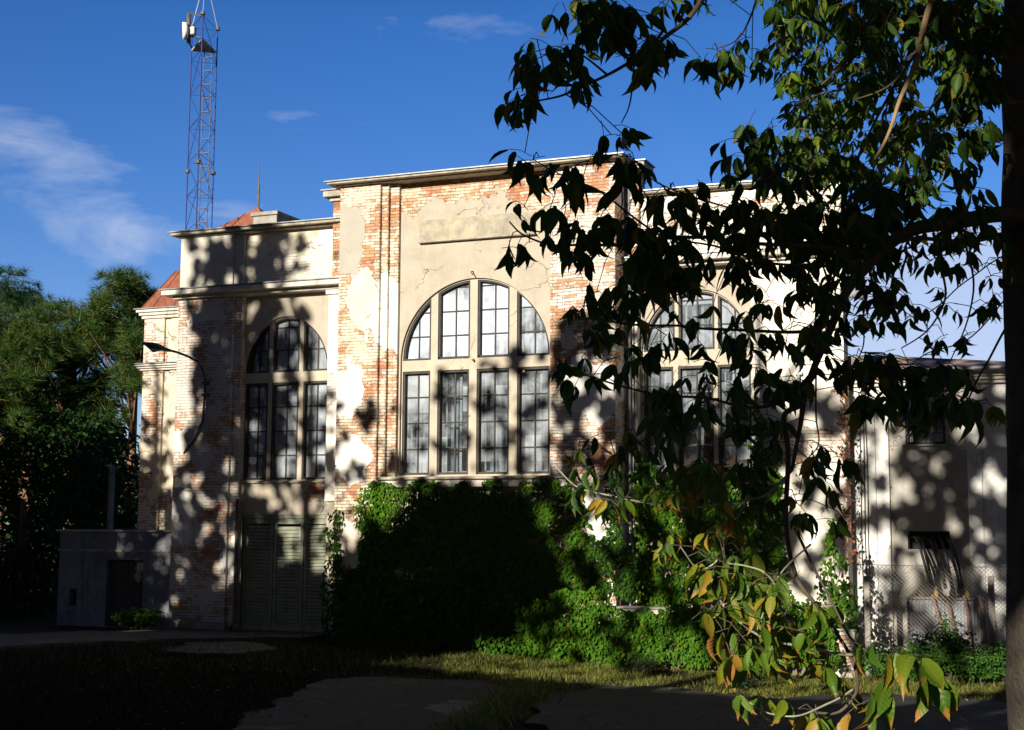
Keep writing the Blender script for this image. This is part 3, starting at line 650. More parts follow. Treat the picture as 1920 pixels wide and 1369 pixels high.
MB().holed([(a1-.02,H0),(a2+.02,H0),(a2+.02,zcb),(a1-.02,zcb)], [[(wx0,wz0),(wx1,wz0),(wx1,wz1),(wx0,wz1)], [(ox0,oz0),(ox1,oz0),(ox1,oz1),(ox0,oz1)]], YAp, .4).build('wall', mat_annex_panel, annex)
apiece('opening_back', mat_dark, ox0-.1, ox1+.1, YAp+.4, YAp+.45, oz0-.1, oz1+.1)
w = window_light([(wx0+.01,wz0+.01),(wx1-.01,wz0+.01),(wx1-.01,wz1-.01),(wx0+.01,wz1-.01)], YAp+.2, 2, glassW, annex)
g = MB()
for i in range(1, 7): x_ = wx0+(wx1-wx0)*i/7; g.tube([(x_,YAp+.04,wz0),(x_,YAp+.04,wz1)], .009, 5)
for z_ in (wz0+.25, (wz0+wz1)/2, wz1-.25): g.bar((wx0,z_),(wx1,z_),.03,YAp+.045,YAp+.052)
g.build('window_grille', mat_pipe, annex)
apiece('window_sill', mat_concrete, wx0-.06, wx1+.06, YAp-.08, YAp+.1, wz0-.05, wz0-.002)
b = MB()
hgt = zct-zcb
for i in range(4): o = .08+.07*i; b.box(a0, a3, YA-o, YA+.6, zcb+hgt*i/4+.001, zcb+hgt*(i+1)/4)
b.build('cornice', mat_cornice_white, annex, bevel=.01)
MB().box(a0, a3, YA-.5, YA-.34, zct-.05, zct+.05).build('gutter', mat_pipe_zinc, annex, bevel=.03)
zr0, zr1 = zct+.06, fz(1600,666,YA+3)
rb = MB(); rb.v = [(a0,YA-.42,zr0),(a3,YA-.42,zr0),(a3,YA+3.5,zr1-.35),(a0,YA+3.5,zr1+.05),(a0,YA+7,zr0),(a3,YA+7,zr0)]; rb.f = [(0,1,2,3),(3,2,5,4),(0,3,4),(1,5,2)]
rb.build('roof', mat_rustroof, annex)
apiece('body', mat_annex, a3-.3, a3, YA+.6, YA+7, H0, zcb); apiece('body', mat_annex, a0, a3, YA+6.7, YA+7, H0, zcb)
apiece('roof_stub', mat_pipe, a0, a0+.5, YA-.1, YA+.5, zct+.03, fz(1600,668,YA))
b = MB()
for dx in (0, .07, .13):
    x_ = fx(1615,900,YA-.03)+dx; b.tube([(x_+random.uniform(-.02,.02), YA-.03, z_) for z_ in (zcb-.1, 4, 2.5, 1.2, .3)], .011, 5)
b.build('cable', mat_pipe, annex)

# cables and the transformer box
mat_cable = plain('black_cable', (.022,.022,.024), .55); mat_rustcable = plain('rusty_pipe', (.24,.125,.095), .7)
cb = MB(); YB = YA-1.0
bx0, bx1 = fx(1705,1150,YB), fx(1838,1150,YB); bz = fz(1770,1120,YB)
for i, (px0, px1_) in enumerate(((1706,1745),(1715,1750),(1728,1772),(1738,1774),(1752,1787),(1766,1800),(1772,1806))):
    a = at(px0, 1006, YAp+.2); e = at(px1_, 1104, YB+.3)
    pts = []
    for k in range(9):
        t_ = k/8; pts.append((a.x+(e.x-a.x)*t_**.62, a.y+(e.y-a.y)*min(1, t_*1.8), a.z-(a.z-e.z)*t_**1.7+.0))
    cb.tube(pts, .03, 7)
top(cb.build('cable_bundle', mat_cable, None, True), 'thick black cables curving from the wall opening down to the steel cabinet', 'cable')
cabn = empty('transformer_cabinet', ((bx0+bx1)/2, YB, 0), 'corrugated steel cabinet with a dark rim behind the wire fence, under the cables', 'cabinet')
b = MB(); n = 44
for i in range(n):
    xa_, xb_ = bx0+(bx1-bx0)*i/n, bx0+(bx1-bx0)*(i+1)/n; ya_, yb_ = YB+(.03 if i % 2 else 0), YB+(0 if i % 2 else .03)
    b.poly([(xa_,ya_,.15),(xb_,yb_,.15),(xb_,yb_,bz-.05),(xa_,ya_,bz-.05)])
b.build('corrugated_sheet', rough_mat('galvanised_sheet', (.50,.52,.54), (.30,.32,.34), 4, .5, .1, .003, metal=.4, streak=.5), cabn)
MB().box(bx0+.02, bx1-.02, YB+.04, YB+.8, .1, bz-.06).build('cabinet_body', mat_lampgrey, cabn)
MB().box(bx0-.04, bx1+.04, YB-.05, YB+.85, bz-.05, bz).box(bx0-.04, bx0, YB-.05, YB+.02, .1, bz-.052).box(bx1, bx1+.04, YB-.05, YB+.02, .1, bz-.052).build('rim', mat_pipe, cabn)
for k in range(4):
    x_ = bx0+(bx1-bx0)*(.15+.22*k); MB().tube([(x_,YB+.3,bz),(x_,YB+.3,bz+.12),(x_,YB+.3,bz+.121),(x_,YB+.3,bz+.2)], [.05,.05,.03,.03], 10).build('insulator', rough_mat('ochre_insulator', (.42,.26,.06), (.2,.13,.05), 9), cabn)
b = MB()
for i, (p0, p1) in enumerate(((1770,1795),(1804,1822),(1832,1852),(1745,1775))):
    a = at(p0, 1118, YB-.15); e = at(p1, 1215, YB-.3)
    b.tube([(a.x, YB+.1, bz+.03), (a.x+.04, YB-.1, bz+.02), (a.x+.1, YB-.18, bz-.2), (e.x-.04, YB-.22, .5), (e.x, YB-.25, -.05)], .032, 7)
top(b.build('pipe_bundle', mat_rustcable, None, True), 'pinkish brown pipes running from the cabinet top down into the weeds', 'pipes')

# ------------------------------------------------------------------ lattice mast behind the left wing
dm = 46.0
legs = []
for px_, py_, dd in ((354,247,.35), (374,229,-.85), (402,255,.55)):
    legs.append(dp(px_, py_, dm+dd))
cxm = sum(l.x for l in legs)/3; cym = sum(l.y for l in legs)/3
topz_ = dp(380,16,dm-.85).z
mast = empty('lattice_mast', (cxm, cym, 0), 'tall blue steel lattice mast with a white dish rising behind the left wing', 'mast')
lg = [Vector((cxm+1.0*(l.x-cxm), cym+1.0*(l.y-cym), 0)) for l in legs]
for l in lg: MB().tube([(l.x,l.y,0),(l.x,l.y,topz_)], .020, 7).build('leg', mat_mastmetal, mast)
for i in range(3):
    a, b_ = lg[i], lg[(i+1) % 3]; m = MB(); st = 1.12; z = topz_-.05; k = 0; m2 = MB()
    while z > 6:
        m2.tube([(a.x,a.y,z),(b_.x,b_.y,z)], .008, 5)
        p0, p1 = (a, b_) if k % 2 == 0 else (b_, a)
        m.tube([(p0.x,p0.y,z),(p1.x,p1.y,z-st)], .009, 5); z -= st; k += 1
    for j in range(len(m2.f)): m.f.append(tuple(q+len(m.v) for q in m2.f[j]))
    m.v += m2.v
    m.build('lattice', mat_mastmetal, mast)
for l in lg:
    for z_ in (topz_, topz_-5.0*1.0*.86*1.12): MB().tube([(l.x,l.y,z_-.05),(l.x,l.y,z_+.05)], .08, 8).build('joint_flange', mat_pipe, mast)
zp = dp(380,66,dm-.85).z
b = MB(); b.v = [(l.x,l.y,zp+o) for o in (0,.05) for l in lg]; b.f = [(0,1,2),(3,5,4),(0,3,4,1),(1,4,5,2),(2,5,3,0)]; b.build('platform', mat_lampgrey, mast)
b = MB(); cx_, cy_ = cxm+.12, cym+.1; z = zp-.3
b.tube([(cx_-.15,cy_,5),(cx_-.15,cy_,zp)], .015, 5).tube([(cx_+.15,cy_,5),(cx_+.15,cy_,zp)], .015, 5)
while z > 5: b.box(cx_-.15, cx_+.15, cy_-.025, cy_+.025, z-.014, z+.014); z -= .45
b.build('ladder', mat_pipe, mast)
b = MB()
ap_ = Vector((cxm, cym, topz_+1.6))
for l in lg: b.tube([(l.x,l.y,topz_), ap_], .012, 5)
b.tube([ap_-Vector((0,0,.05)), ap_+Vector((0,0,2.5))], .03, 6); b.build('tip', mat_mastlight, mast)
# dish on its bracket
pa = dp(354,60,dm-.2); b = MB()
b.tube([dp(354,25,dm-.2), dp(354,82,dm-.2)], .07, 10)
b.tube([dp(355,25,dm-.2), (lg[1].x,lg[1].y,dp(380,22,dm-.85).z)], .025, 6).tube([dp(355,68,dm-.2), (lg[1].x,lg[1].y,dp(380,64,dm-.85).z)], .025, 6).tube([dp(354,80,dm-.2), dp(360,90,dm)], .025, 6)
b.build('dish_bracket', mat_pipe, mast, True)
dc = dp(348,58,dm-.35); ax_ = (-CR*.93 + Vector((0,-.25,-.05))).normalized()
e1 = ax_.cross(Vector((0,0,1))).normalized(); e2 = e1.cross(ax_)
b = MB(); rings = [(0,.0),(.15,.01),(.18,.04),(.25,.09),(.27,.10),(.27,-.03),(.2,-.08),(0,-.09)]; sg = 24
for r_, o_ in rings:
    for k in range(sg): a_ = 2*math.pi*k/sg; b.v.append(tuple(dc+ax_*(.12-o_ if False else o_)+(e1*math.cos(a_)+e2*math.sin(a_))*max(r_,.001)))
for i in range(len(rings)-1):
    for k in range(sg): b.f.append((i*sg+k, i*sg+(k+1) % sg, (i+1)*sg+(k+1) % sg, (i+1)*sg+k))
b.build('dish', mat_white, mast, True)
q = dp(362,58,dm-.4); MB().box(q.x-.09, q.x+.09, q.y-.08, q.y+.08, q.z-.13, q.z+.13).build('radio_unit', mat_lampgrey, mast, bevel=.02)

# ------------------------------------------------------------------ street lamps on the walls
def wall_lamp(name, pts, rad, headp, headq, m, label, Ywall, clamps, grp):
    o = empty(name, pts[0], label, 'street lamp', grp)
    MB().tube(pts, rad, 10).build('arm', m, o, True)
    a, b_ = Vector(headp), Vector(headq); n = 12; prof = [0, .35, .45, .55, .75, .95, 1, .98, .9, .7, .45, .1]
    hb = MB(); hb.tube([a.lerp(b_, i/(n-1)) for i in range(n)], [.125*p_+.02 for p_ in prof], 14)
    for i, v_ in enumerate(hb.v):
        v_ = Vector(v_); t_ = (v_-a).dot((b_-a).normalized()); base = a+(b_-a).normalized()*t_
        off = v_-base; off.z *= .6; hb.v[i] = tuple(base+off)
    hd = hb.build('lamp_head', m, o, True)
    ln = MB(); c_ = a.lerp(b_, .62); d_ = (b_-a)*.24; ln.tube([c_-d_+Vector((0,0,-.05)), c_+Vector((0,0,-.085)), c_+d_+Vector((0,0,-.05))], [.02,.085,.02], 12); ln.build('lens', mat_white if 0 else plain('lamp_lens', (.25,.25,.22), .2), hd, True)
    for z_ in clamps: q_ = Vector(z_); MB().box(q_.x-.08, q_.x+.08, q_.y-.03, Ywall, q_.z-.03, q_.z+.03).build('clamp', m, o)
    return o
Yl = YW-.10
pts = [at(345,850,YW+.0), at(362,826,YW-.06), at(380,790,Yl), at(384,740,Yl), at(384,712,Yl), at(380,695,Yl-.05), at(370,678,Yl-.3), at(352,668,Yl-.7), at(330,660,Yl-1.1), at(318,657,Yl-1.35)]
wall_lamp('wall_lamp', [tuple(p) for p in pts], .032, at(324,659,Yl-1.3), at(267,643,Yl-2.0), mat_lamp, 'black curved arm street lamp fixed to the shaded left corner pilaster', YW, [tuple(at(384,718,Yl)), tuple(at(384,740,Yl))], 'street lamps on curved wall arms')
Yl = YW-.1
pts = [at(1497,720,Yl), at(1497,680,Yl), at(1497,650,Yl), at(1502,630,Yl-.05), at(1515,612,Yl-.3), at(1540,590,Yl-.7), at(1572,566,Yl-1.0), at(1590,557,Yl-1.1)]
wall_lamp('wall_lamp', [tuple(p) for p in pts], .03, at(1586,558,Yl-1.1), at(1632,543,Yl-1.5), mat_lampgrey, 'pale grey curved arm street lamp on the sunlit right end wall, behind the leaves', YW, [tuple(at(1497,660,Yl)), tuple(at(1497,700,Yl))], 'street lamps on curved wall arms')

# ------------------------------------------------------------------ terrace wall in front of the right wing
YG = -1.25
tx0, tx1 = fx(1100,1180,YG), fx(1603,1180,YG); tzt = fz(1240,1139,YG)
tw = empty('terrace_wall', ((tx0+tx1)/2, YG, 0), 'low terrace wall with a thin concrete coping, almost hidden under green creeper', 'wall')
mat_tw = wall_mat('terrace_wall_render', plaster=(.66,.62,.54), plaster2=(.5,.46,.4), bias=.1, seed=22, dirt_low=.9)
MB().box(tx0, tx1-.45, YG, YG+.3, -.6, tzt-.05).box(tx0, tx1-.5, YG+.3, 0, -.6, tzt-.06).build('wall', mat_tw, tw)
MB().box(tx0-.03, tx1-.46, YG-.05, YG+.35, tzt-.048, tzt).build('coping', mat_concrete, tw, bevel=.01)
MB().box(tx1-.45, tx1, YG-.06, YG+.29, -.6, fz(1590,1180,YG)).build('pier', wall_mat('pier_brick', plaster=(.8,.77,.7), plaster2=(.7,.66,.58), bias=-.02, wash=.6, seed=23), tw, bevel=.015)

# ------------------------------------------------------------------ chain link fence
YF = -.9
f0, f1 = fx(1612,1100,YF), fx(1990,1100,YF); ft = fz(1750,1060,YF)
fence = empty('chain_link_fence', ((f0+f1)/2, YF, 0), 'rusty chain link fence in front of the annex and the steel cabinet', 'fence')
mat_wire = plain('rusty_wire', (.22,.20,.18), .6, .4)
b = MB(); pitch = .085; H = ft+.33; x = f0-H
def sag(x, z): return YF+.03*math.sin(x*2.2+z)
while x < f1:
    for sgn in (1, -1):
        pts = []
        for k in range(7):
            t_ = k/6; xx = x+H*t_ if sgn > 0 else x+H*(1-t_)
            if f0 <= xx <= f1: pts.append((xx, sag(xx, t_)+sgn*.004, -.33+H*t_))
        if len(pts) >= 2: b.tube(pts, .0042, 3, False)
    x += pitch
b.build('wire_mesh', mat_wire, fence)
for px_, py_ in ((1625,1100), (1858,1100)):
    x_ = fx(px_, py_, YF+.05); MB().box(x_-.06, x_+.06, YF+.04, YF+.16, -.6, fz(px_,1080,YF)).build('post', mat_concrete, fence, bevel=.015)
MB().tube([(f0,YF,ft),(f0+(f1-f0)/2,YF,ft-.03),(f1,YF,ft)], .006, 4).build('top_wire', mat_wire, fence)

# ------------------------------------------------------------------ ground
def mat_ground():
    m, t, p, out = newmat('soil_and_grass')
    tcn = N(t, 'ShaderNodeTexCoord'); o = tcn.outputs['Object']
    n = noi(t, o, .9, 7, .65); n2 = noi(t, o, 14, 5, .7)
    c = mix(t, ramp(t, n, [(.4, 0), (.6, 1)]), (.032,.032,.014), (.06,.048,.028))
    c = mix(t, ramp(t, n2, [(.45, 0), (.7, 1)]), c, (.08,.07,.04))
    L(t, c, p.inputs['Base Color']); p.inputs['Roughness'].default_value = .95; p.inputs['Specular IOR Level'].default_value = .05
    b = N(t, 'ShaderNodeBump', i_Strength=.8, i_Distance=.04); L(t, mth(t, 'ADD', n2, noi(t, o, 60, 4)), b.inputs['Height']); L(t, b.outputs[0], p.inputs['Normal'])
    return m
def mat_asph():
    m, t, p, out = newmat('old_asphalt')
    tcn = N(t, 'ShaderNodeTexCoord'); o = tcn.outputs['Object']
    n = noi(t, o, .45, 7, .7, .5); n2 = noi(t, o, 90, 3, .7)
    c = mix(t, ramp(t, n, [(.50, 0), (.60, 1)]), (.026,.026,.028), (.055,.054,.052))
    c = mix(t, ramp(t, n2, [(.4, 0), (.7, 1)]), c, (.042,.042,.042))
    c = mix(t, ramp(t, noi(t, o, 1.3, 8, .75, .8), [(.58, 0), (.63, 1)]), c, (.10,.098,.09))
    vo = N(t, 'ShaderNodeTexVoronoi', feature='DISTANCE_TO_EDGE', i_Scale=.55); vw = N(t, 'ShaderNodeVectorMath', operation='MULTIPLY_ADD'); nz = N(t, 'ShaderNodeTexNoise', i_Scale=1.5, i_Detail=7.0); L(t, o, nz.inputs['Vector']); L(t, nz.outputs['Color'], vw.inputs[0]); vw.inputs[1].default_value = (1.2,1.2,0); L(t, o, vw.inputs[2]); L(t, vw.outputs[0], vo.inputs['Vector'])
    c = mix(t, ramp(t, vo.outputs['Distance'], [(0, 1), (.02, 0)]), c, (.015,.015,.012))
    L(t, c, p.inputs['Base Color']); p.inputs['Roughness'].default_value = .85; p.inputs['Specular IOR Level'].default_value = .25
    b = N(t, 'ShaderNodeBump', i_Strength=.6, i_Distance=.01); L(t, mth(t, 'ADD', n2, mth(t, 'MULTIPLY', n, 2)), b.inputs['Height']); L(t, b.outputs[0], p.inputs['Normal'])
    return m
MG, MA = mat_ground(), mat_asph()
xs_ = sorted(set([-900,-400,-200,-120,-80]+[i*1.0 for i in range(-60,31)]+[45,80,120,200,400,900])); ys_ = sorted(set([-900,-300,-150,-90]+[i*1.0 for i in range(-60,21)]+[30,50,90,150,300,900]))
b = MB()
for y in ys_:
    for x in xs_:
        b.v.append((x, y, groundz(x, y)+(.035*noise.noise(Vector((x*.35, y*.35, 0))) if -50 < x < 30 and -19 < y < -3.5 else 0)-.02))
nx = len(xs_)
for j in range(len(ys_)-1):
    for i in range(nx-1): b.f.append((j*nx+i, j*nx+i+1, (j+1)*nx+i+1, (j+1)*nx+i))
struct(b.build('ground', MG, None, True))
def sheet(name, pxs, m, z=.045, jag=.34, sub=14):
    pts = [gr(px_, py_, z) for px_, py_ in pxs]; out_ = []
    for i in range(len(pts)):
        a, b2 = pts[i], pts[(i+1) % len(pts)]; n_ = max(2, int((b2-a).length/.2))
        for k in range(n_):
            q_ = a.lerp(b2, k/n_); out_.append((q_.x+jag*noise.noise(q_*1.3)+.1*noise.noise(q_*5), q_.y+jag*1.5*noise.noise(q_*1.1+Vector((9,0,0)))+.12*noise.noise(q_*4)))
    tri = tessellate_polygon([[Vector((x, y, 0)) for x, y in out_]])
    b = MB(); b.v = [(x, y, groundz(x, y)+z) for x, y in out_]+[(x, y, groundz(x, y)-.1) for x, y in out_]; b.f = [tuple(t_) for t_ in tri]
    k = len(out_)
    for i in range(k): b.f.append((i, (i+1) % k, k+(i+1) % k, k+i))
    return struct(b.build(name, m))
sheet('asphalt_yard', [(180,1500),(470,1345),(560,1300),(620,1272),(760,1270),(905,1276),(950,1290),(985,1310),(900,1369),(840,1500)], MA)
sheet('asphalt_road', [(960,1500),(1000,1369),(1030,1300),(1150,1284),(1250,1290),(1450,1308),(1620,1300),(1800,1312),(2100,1330),(2300,1500)], MA)
sheet('pavement', [(-250,1205),(-50,1190),(120,1184),(330,1180),(480,1174),(640,1172),(690,1182),(560,1195),(400,1196),(180,1202),(0,1212),(-200,1222)], rough_mat('old_pavement', (.13,.125,.115), (.07,.066,.06), 1.5, .9, .6, .01), .04)
sheet('concrete_patch', [(300,1222),(360,1205),(470,1202),(520,1215),(440,1226)], rough_mat('concrete_slab', (.10,.095,.085), (.06,.055,.05), 2, .9, .5, .01), .05)
sheet('concrete_patch', [(760,1330),(790,1315),(860,1308),(940,1322),(930,1345),(860,1358),(790,1350)], rough_mat('cement_patch', (.20,.195,.18), (.11,.105,.10), 2, .9, .5, .01), .052)

# ------------------------------------------------------------------ leaves
def leafcloud(P, T, Nn, S, tmpl, faces, uv=None, W=None):
    """vertices for many leaves: P points, T tip directions, Nn normals, S sizes"""
    P, T, Nn = (np.asarray(a, float) for a in (P, T, Nn)); S = np.asarray(S, float)[:, None, None]
    T /= np.linalg.norm(T, axis=1, keepdims=True)+1e-9
    Rr = np.cross(T, Nn); Rr /= np.linalg.norm(Rr, axis=1, keepdims=True)+1e-9; Nn = np.cross(Rr, T)
    tm = np.asarray(tmpl, float)
    n_ = len(P); wv = rng.uniform(.72, 1.22, (n_, 1, 1)); cv = rng.uniform(.3, 2.2, (n_, 1, 1)); tw = rng.normal(0, .22, (n_, 1))
    x_ = tm[None, :, 0]*wv[:, :, 0]+tw*tm[None, :, 1]**2; tmx = x_[:, :, None]; tmz = tm[None, :, 2:3]*cv
    V = P[:, None, :]+S*(tmx*Rr[:, None, :]+tm[None, :, 1:2]*T[:, None, :]+tmz*Nn[:, None, :])
    return V.reshape(-1, 3)
def cloudmesh(name, V, nl, k, faces, m, parent=None, uv=None, extra=None):
    nf = len(faces); me = bpy.data.meshes.new(name); me.vertices.add(len(V)); me.vertices.foreach_set('co', V.astype(np.float32).ravel())
    F = [np.array(f)[None, :]+(np.arange(nl)*k)[:, None] for f in faces]
    sizes = [len(f) for f in faces]; tl_ = sum(sizes)
    idx = np.concatenate(F, axis=1).ravel()
    starts = (np.arange(nl)[:, None]*tl_+np.cumsum([0]+sizes[:-1])[None, :]).ravel()
    me.loops.add(len(idx)); me.loops.foreach_set('vertex_index', idx.astype(np.int32))
    me.polygons.add(nl*nf); me.polygons.foreach_set('loop_start', starts.astype(np.int32)); me.polygons.foreach_set('loop_total', np.tile(sizes, nl).astype(np.int32))
    if uv is not None:
        u = me.uv_layers.new(name='UVMap'); uvv = np.asarray(uv, float); fi = np.concatenate([np.array(f) for f in faces])
        u.data.foreach_set('uv', np.tile(uvv[fi], (nl, 1)).astype(np.float32).ravel())
    me.update(); me.validate()
    return link(name, me, m, parent)
LEAF5 = [(0,0,0),(-.32,.35,.07),(.32,.35,.07),(0,.45,-.03),(0,1,-.12),(-.20,.72,.02),(.20,.72,.02)]
LEAF5F = [(0,3,1),(0,2,3),(1,3,5),(3,2,6),(5,3,4),(3,6,4)]
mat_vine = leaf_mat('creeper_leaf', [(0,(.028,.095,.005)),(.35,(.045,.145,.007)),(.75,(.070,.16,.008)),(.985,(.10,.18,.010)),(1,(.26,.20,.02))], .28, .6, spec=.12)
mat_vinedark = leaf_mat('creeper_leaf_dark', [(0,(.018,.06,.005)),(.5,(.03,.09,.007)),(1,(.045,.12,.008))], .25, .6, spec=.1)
mat_vinered = leaf_mat('creeper_leaf_red', [(0,(.20,.05,.02)),(.5,(.30,.09,.03)),(1,(.36,.16,.05))], .3, .5)
mat_stem = rough_mat('stem_bark', (.10,.075,.05), (.055,.045,.03), 20, .9)
def inpoly(x, y, poly):
    c = False; j = len(poly)-1
    for i in range(len(poly)):
        xi, yi = poly[i]; xj, yj = poly[j]
        if (yi > y) != (yj > y) and x < (xj-xi)*(y-yi)/(yj-yi+1e-12)+xi: c = not c
        j = i
    return c
def vine(name, polypx, Y, dens, bulge, label, m=mat_vine, size=(.07,.13), thick=.12, group=None, edge=.45, cat='vine', wavy=1.0, zmax=None):
    poly = [tuple((at(px_, py_, Y).x, at(px_, py_, Y).z)) for px_, py_ in polypx]
    xs = [p[0] for p in poly]; zs = [p[1] for p in poly]; area = abs(sum(poly[i][0]*poly[(i+1) % len(poly)][1]-poly[(i+1) % len(poly)][0]*poly[i][1] for i in range(len(poly))))/2
    n = int(area*dens); P = []; T = []; Q = []; S = []
    tries = 0
    while len(P) < n and tries < n*12:
        tries += 1
        x, z = random.uniform(min(xs)-.2, max(xs)+.2), random.uniform(min(zs), max(zs)+.2)
        wx = x+edge*.5*noise.noise(Vector((x*1.7, z*1.7, 3)))+.12*noise.noise(Vector((x*7, z*7, 1))); wz = z+edge*noise.noise(Vector((x*1.7+7, z*1.5, 9)))+.15*noise.noise(Vector((x*6, z*6, 5)))
        if not inpoly(wx, wz, poly): continue
        if noise.noise(Vector((x*3.1, z*3.1, 20))) < -.42 and random.random() < .8*wavy: continue
        if zmax and z > zmax+.05*noise.noise(Vector((x*4, 0, 0))): continue
        b_ = bulge(x, z) if callable(bulge) else bulge
        hump = .5+.5*noise.noise(Vector((x*1.4, z*1.4, 50)))
        y = Y-.02-b_*hump-random.random()**1.5*thick
        P.append((x, y, max(groundz(x, y)+.03, z))); S.append(random.uniform(*size))
        T.append((random.gauss(0, .45), -.55+random.gauss(0, .25), -1+random.gauss(0, .35)))
        Q.append((random.gauss(0, .45), -1, .5+random.gauss(0, .35)))
    root = empty(name, ((min(xs)+max(xs))/2, Y, 0), label, cat, group)
    V = leafcloud(P, T, Q, S, LEAF5, LEAF5F); cloudmesh('leaves', V, len(P), len(LEAF5), LEAF5F, m, root)
    st = MB()
    for i in range(max(3, int((max(xs)-min(xs))*1.6))):
        x = random.uniform(min(xs)+.1, max(xs)-.1); pts = []; z = 0
        while z < max(zs) and inpoly(x, max(z, min(zs)+.05), poly):
            pts.append((x, Y-.02, z)); z += .35; x += random.uniform(-.12, .12)
        if len(pts) > 2: MB().tube(pts, [.018*(1-.8*k/len(pts)) for k in range(len(pts))], 5).build('stem', mat_stem, root)
    return root
grpV = 'creepers climbing the hall front'
vine('creeper', [(676,1215),(672,1100),(680,1010),(690,960),(712,900),(800,896),(900,904),(1010,898),(1046,893),(1050,960),(1045,1120),(1050,1200),(1000,1225),(800,1225)], 0, 800,
     lambda x, z: .06+.42*max(0, 1.5-z), 'broad green creeper sheet filling the wall below the big central arched window', size=(.05,.115), thick=.11, group=grpV, zmax=ZS-.06)
vine('creeper', [(1050,1130),(1048,950),(1058,900),(1064,840),(1072,850),(1078,910),(1100,960),(1112,1010),(1108,1130)], 0, 480, .10, 'narrow green creeper climbing the right pilaster of the centre block', group=grpV, thick=.10)
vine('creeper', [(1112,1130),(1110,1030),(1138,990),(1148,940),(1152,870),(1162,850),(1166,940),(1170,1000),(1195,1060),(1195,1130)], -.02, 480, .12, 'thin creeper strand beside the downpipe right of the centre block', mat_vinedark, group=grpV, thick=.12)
vine('creeper', [(1196,1140),(1192,1000),(1192,900),(1198,830),(1212,835),(1216,880),(1260,886),(1320,885),(1400,888),(1420,800),(1410,740),(1425,735),(1440,820),(1470,930),(1475,1040),(1480,1140)], YW, 520,
     .12, 'wide green creeper under the right arched window, running up both window edges', size=(.08,.14), group=grpV)
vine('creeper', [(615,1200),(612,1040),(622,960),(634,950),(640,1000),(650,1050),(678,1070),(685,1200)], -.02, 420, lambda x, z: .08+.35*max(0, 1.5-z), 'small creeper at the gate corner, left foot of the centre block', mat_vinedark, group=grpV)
vine('creeper', [(676,960),(680,930),(706,915),(712,1000),(690,1090),(674,1090)], -.03, 380, .1, 'light green creeper fringe on the left pilaster of the centre block', group=grpV, thick=.1)
vine('creeper', [(1578,870),(1570,760),(1582,700),(1590,760),(1600,860),(1606,1060),(1588,1060)], YW-.02, 300, .03, 'rust red creeper strand on the far right edge of the hall wall', mat_vinered, size=(.04,.09), thick=.05, group=grpV, edge=.15, wavy=.4)
vine('creeper', [(1440,830),(1470,780),(1490,830),(1560,820),(1575,850),(1520,860),(1500,960),(1488,1000),(1478,880)], YW-.01, 70, .02, 'sparse reddish creeper veins on the right end wall of the hall', mat_vinered, size=(.03,.07), thick=.03, group=grpV, edge=.3, wavy=.2)
vine('hedge', [(982,1232),(980,1180),(990,1140),(1020,1114),(1080,1104),(1140,1112),(1170,1138),(1230,1146),(1330,1134),(1400,1126),(1480,1120),(1560,1130),(1578,1240),(1570,1248),(1300,1248),(1150,1246)], YG-.05, 950, lambda x, z: .15+.25*max(0, 1-z), 'dense bright green creeper hedge hanging over the low terrace wall',
     size=(.05,.125), thick=.2, cat='hedge', edge=.3)
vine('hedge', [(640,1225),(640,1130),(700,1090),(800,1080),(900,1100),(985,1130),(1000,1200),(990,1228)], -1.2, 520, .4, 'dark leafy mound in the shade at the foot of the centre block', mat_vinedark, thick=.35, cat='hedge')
vine('bush', [(1530,1235),(1535,1130),(1545,1040),(1562,985),(1580,1010),(1600,1060),(1612,1120),(1620,1230)], YG+.5, 420, .4, 'tall leafy bush between the terrace wall and the wire fence', thick=.4, cat='bush', edge=.3)
vine('creeper', [(1664,1060),(1664,780),(1672,780),(1674,1060)], YAp-.01, 60, .01, 'dry red creeper line at the left edge of the annex panel', mat_vinered, size=(.02,.05), thick=.02, edge=.1, wavy=.2)

# compound-leaf shrubs
mat_shrub = leaf_mat('shrub_leaf', [(0,(.03,.08,.012)),(.6,(.05,.14,.02)),(1,(.09,.20,.03))], .3, .5)
def shrub(name, base, h, w, n, label, m=mat_shrub, size=.08, cat='bush', group=None):
    root = empty(name, base, label, cat, group); st = MB(); P = []; T = []; Q = []; S = []
    for i in range(n):
        a = random.uniform(0, 6.283); lean = random.random()**.7*w; hh = h*random.uniform(.5, 1)*(1-.3*lean/w)
        p0 = Vector(base)+Vector((math.cos(a)*.1, math.sin(a)*.1, 0)); p1 = Vector(base)+Vector((math.cos(a)*lean, math.sin(a)*lean, hh)); pm_ = (p0+p1)/2+Vector((0, 0, hh*.15))
        st.tube([p0, pm_, p1], [.012, .008, .004], 4)
        for k in range(16):
            t_ = .35+.65*k/15; c_ = p0.lerp(pm_, t_*2) if t_ < .5 else pm_.lerp(p1, t_*2-1)
            fd = Vector((random.gauss(0, 1), random.gauss(0, 1), random.gauss(-.1, .3))).normalized()
            for j in range(5):
                side = fd.cross(Vector((0, 0, 1))).normalized()*(1 if j % 2 else -1)
                P.append(c_+fd*(.05+.045*j)); T.append(fd*.5+side*.8+Vector((0, 0, -.35))); Q.append(Vector((random.gauss(0, .3), random.gauss(0, .3)-.2, 1))); S.append(size*random.uniform(.7, 1.2))
    st.build('stem', mat_stem, root); V = leafcloud([tuple(p) for p in P], [tuple(p) for p in T], [tuple(p) for p in Q], S, LEAF5, LEAF5F); cloudmesh('leaves', V, len(P), len(LEAF5), LEAF5F, m, root); return root
g_ = gr(255,1183); shrub('bush', (g_.x, g_.y, 0), .75, .62, 38, 'green feathery bush standing in front of the shed door')
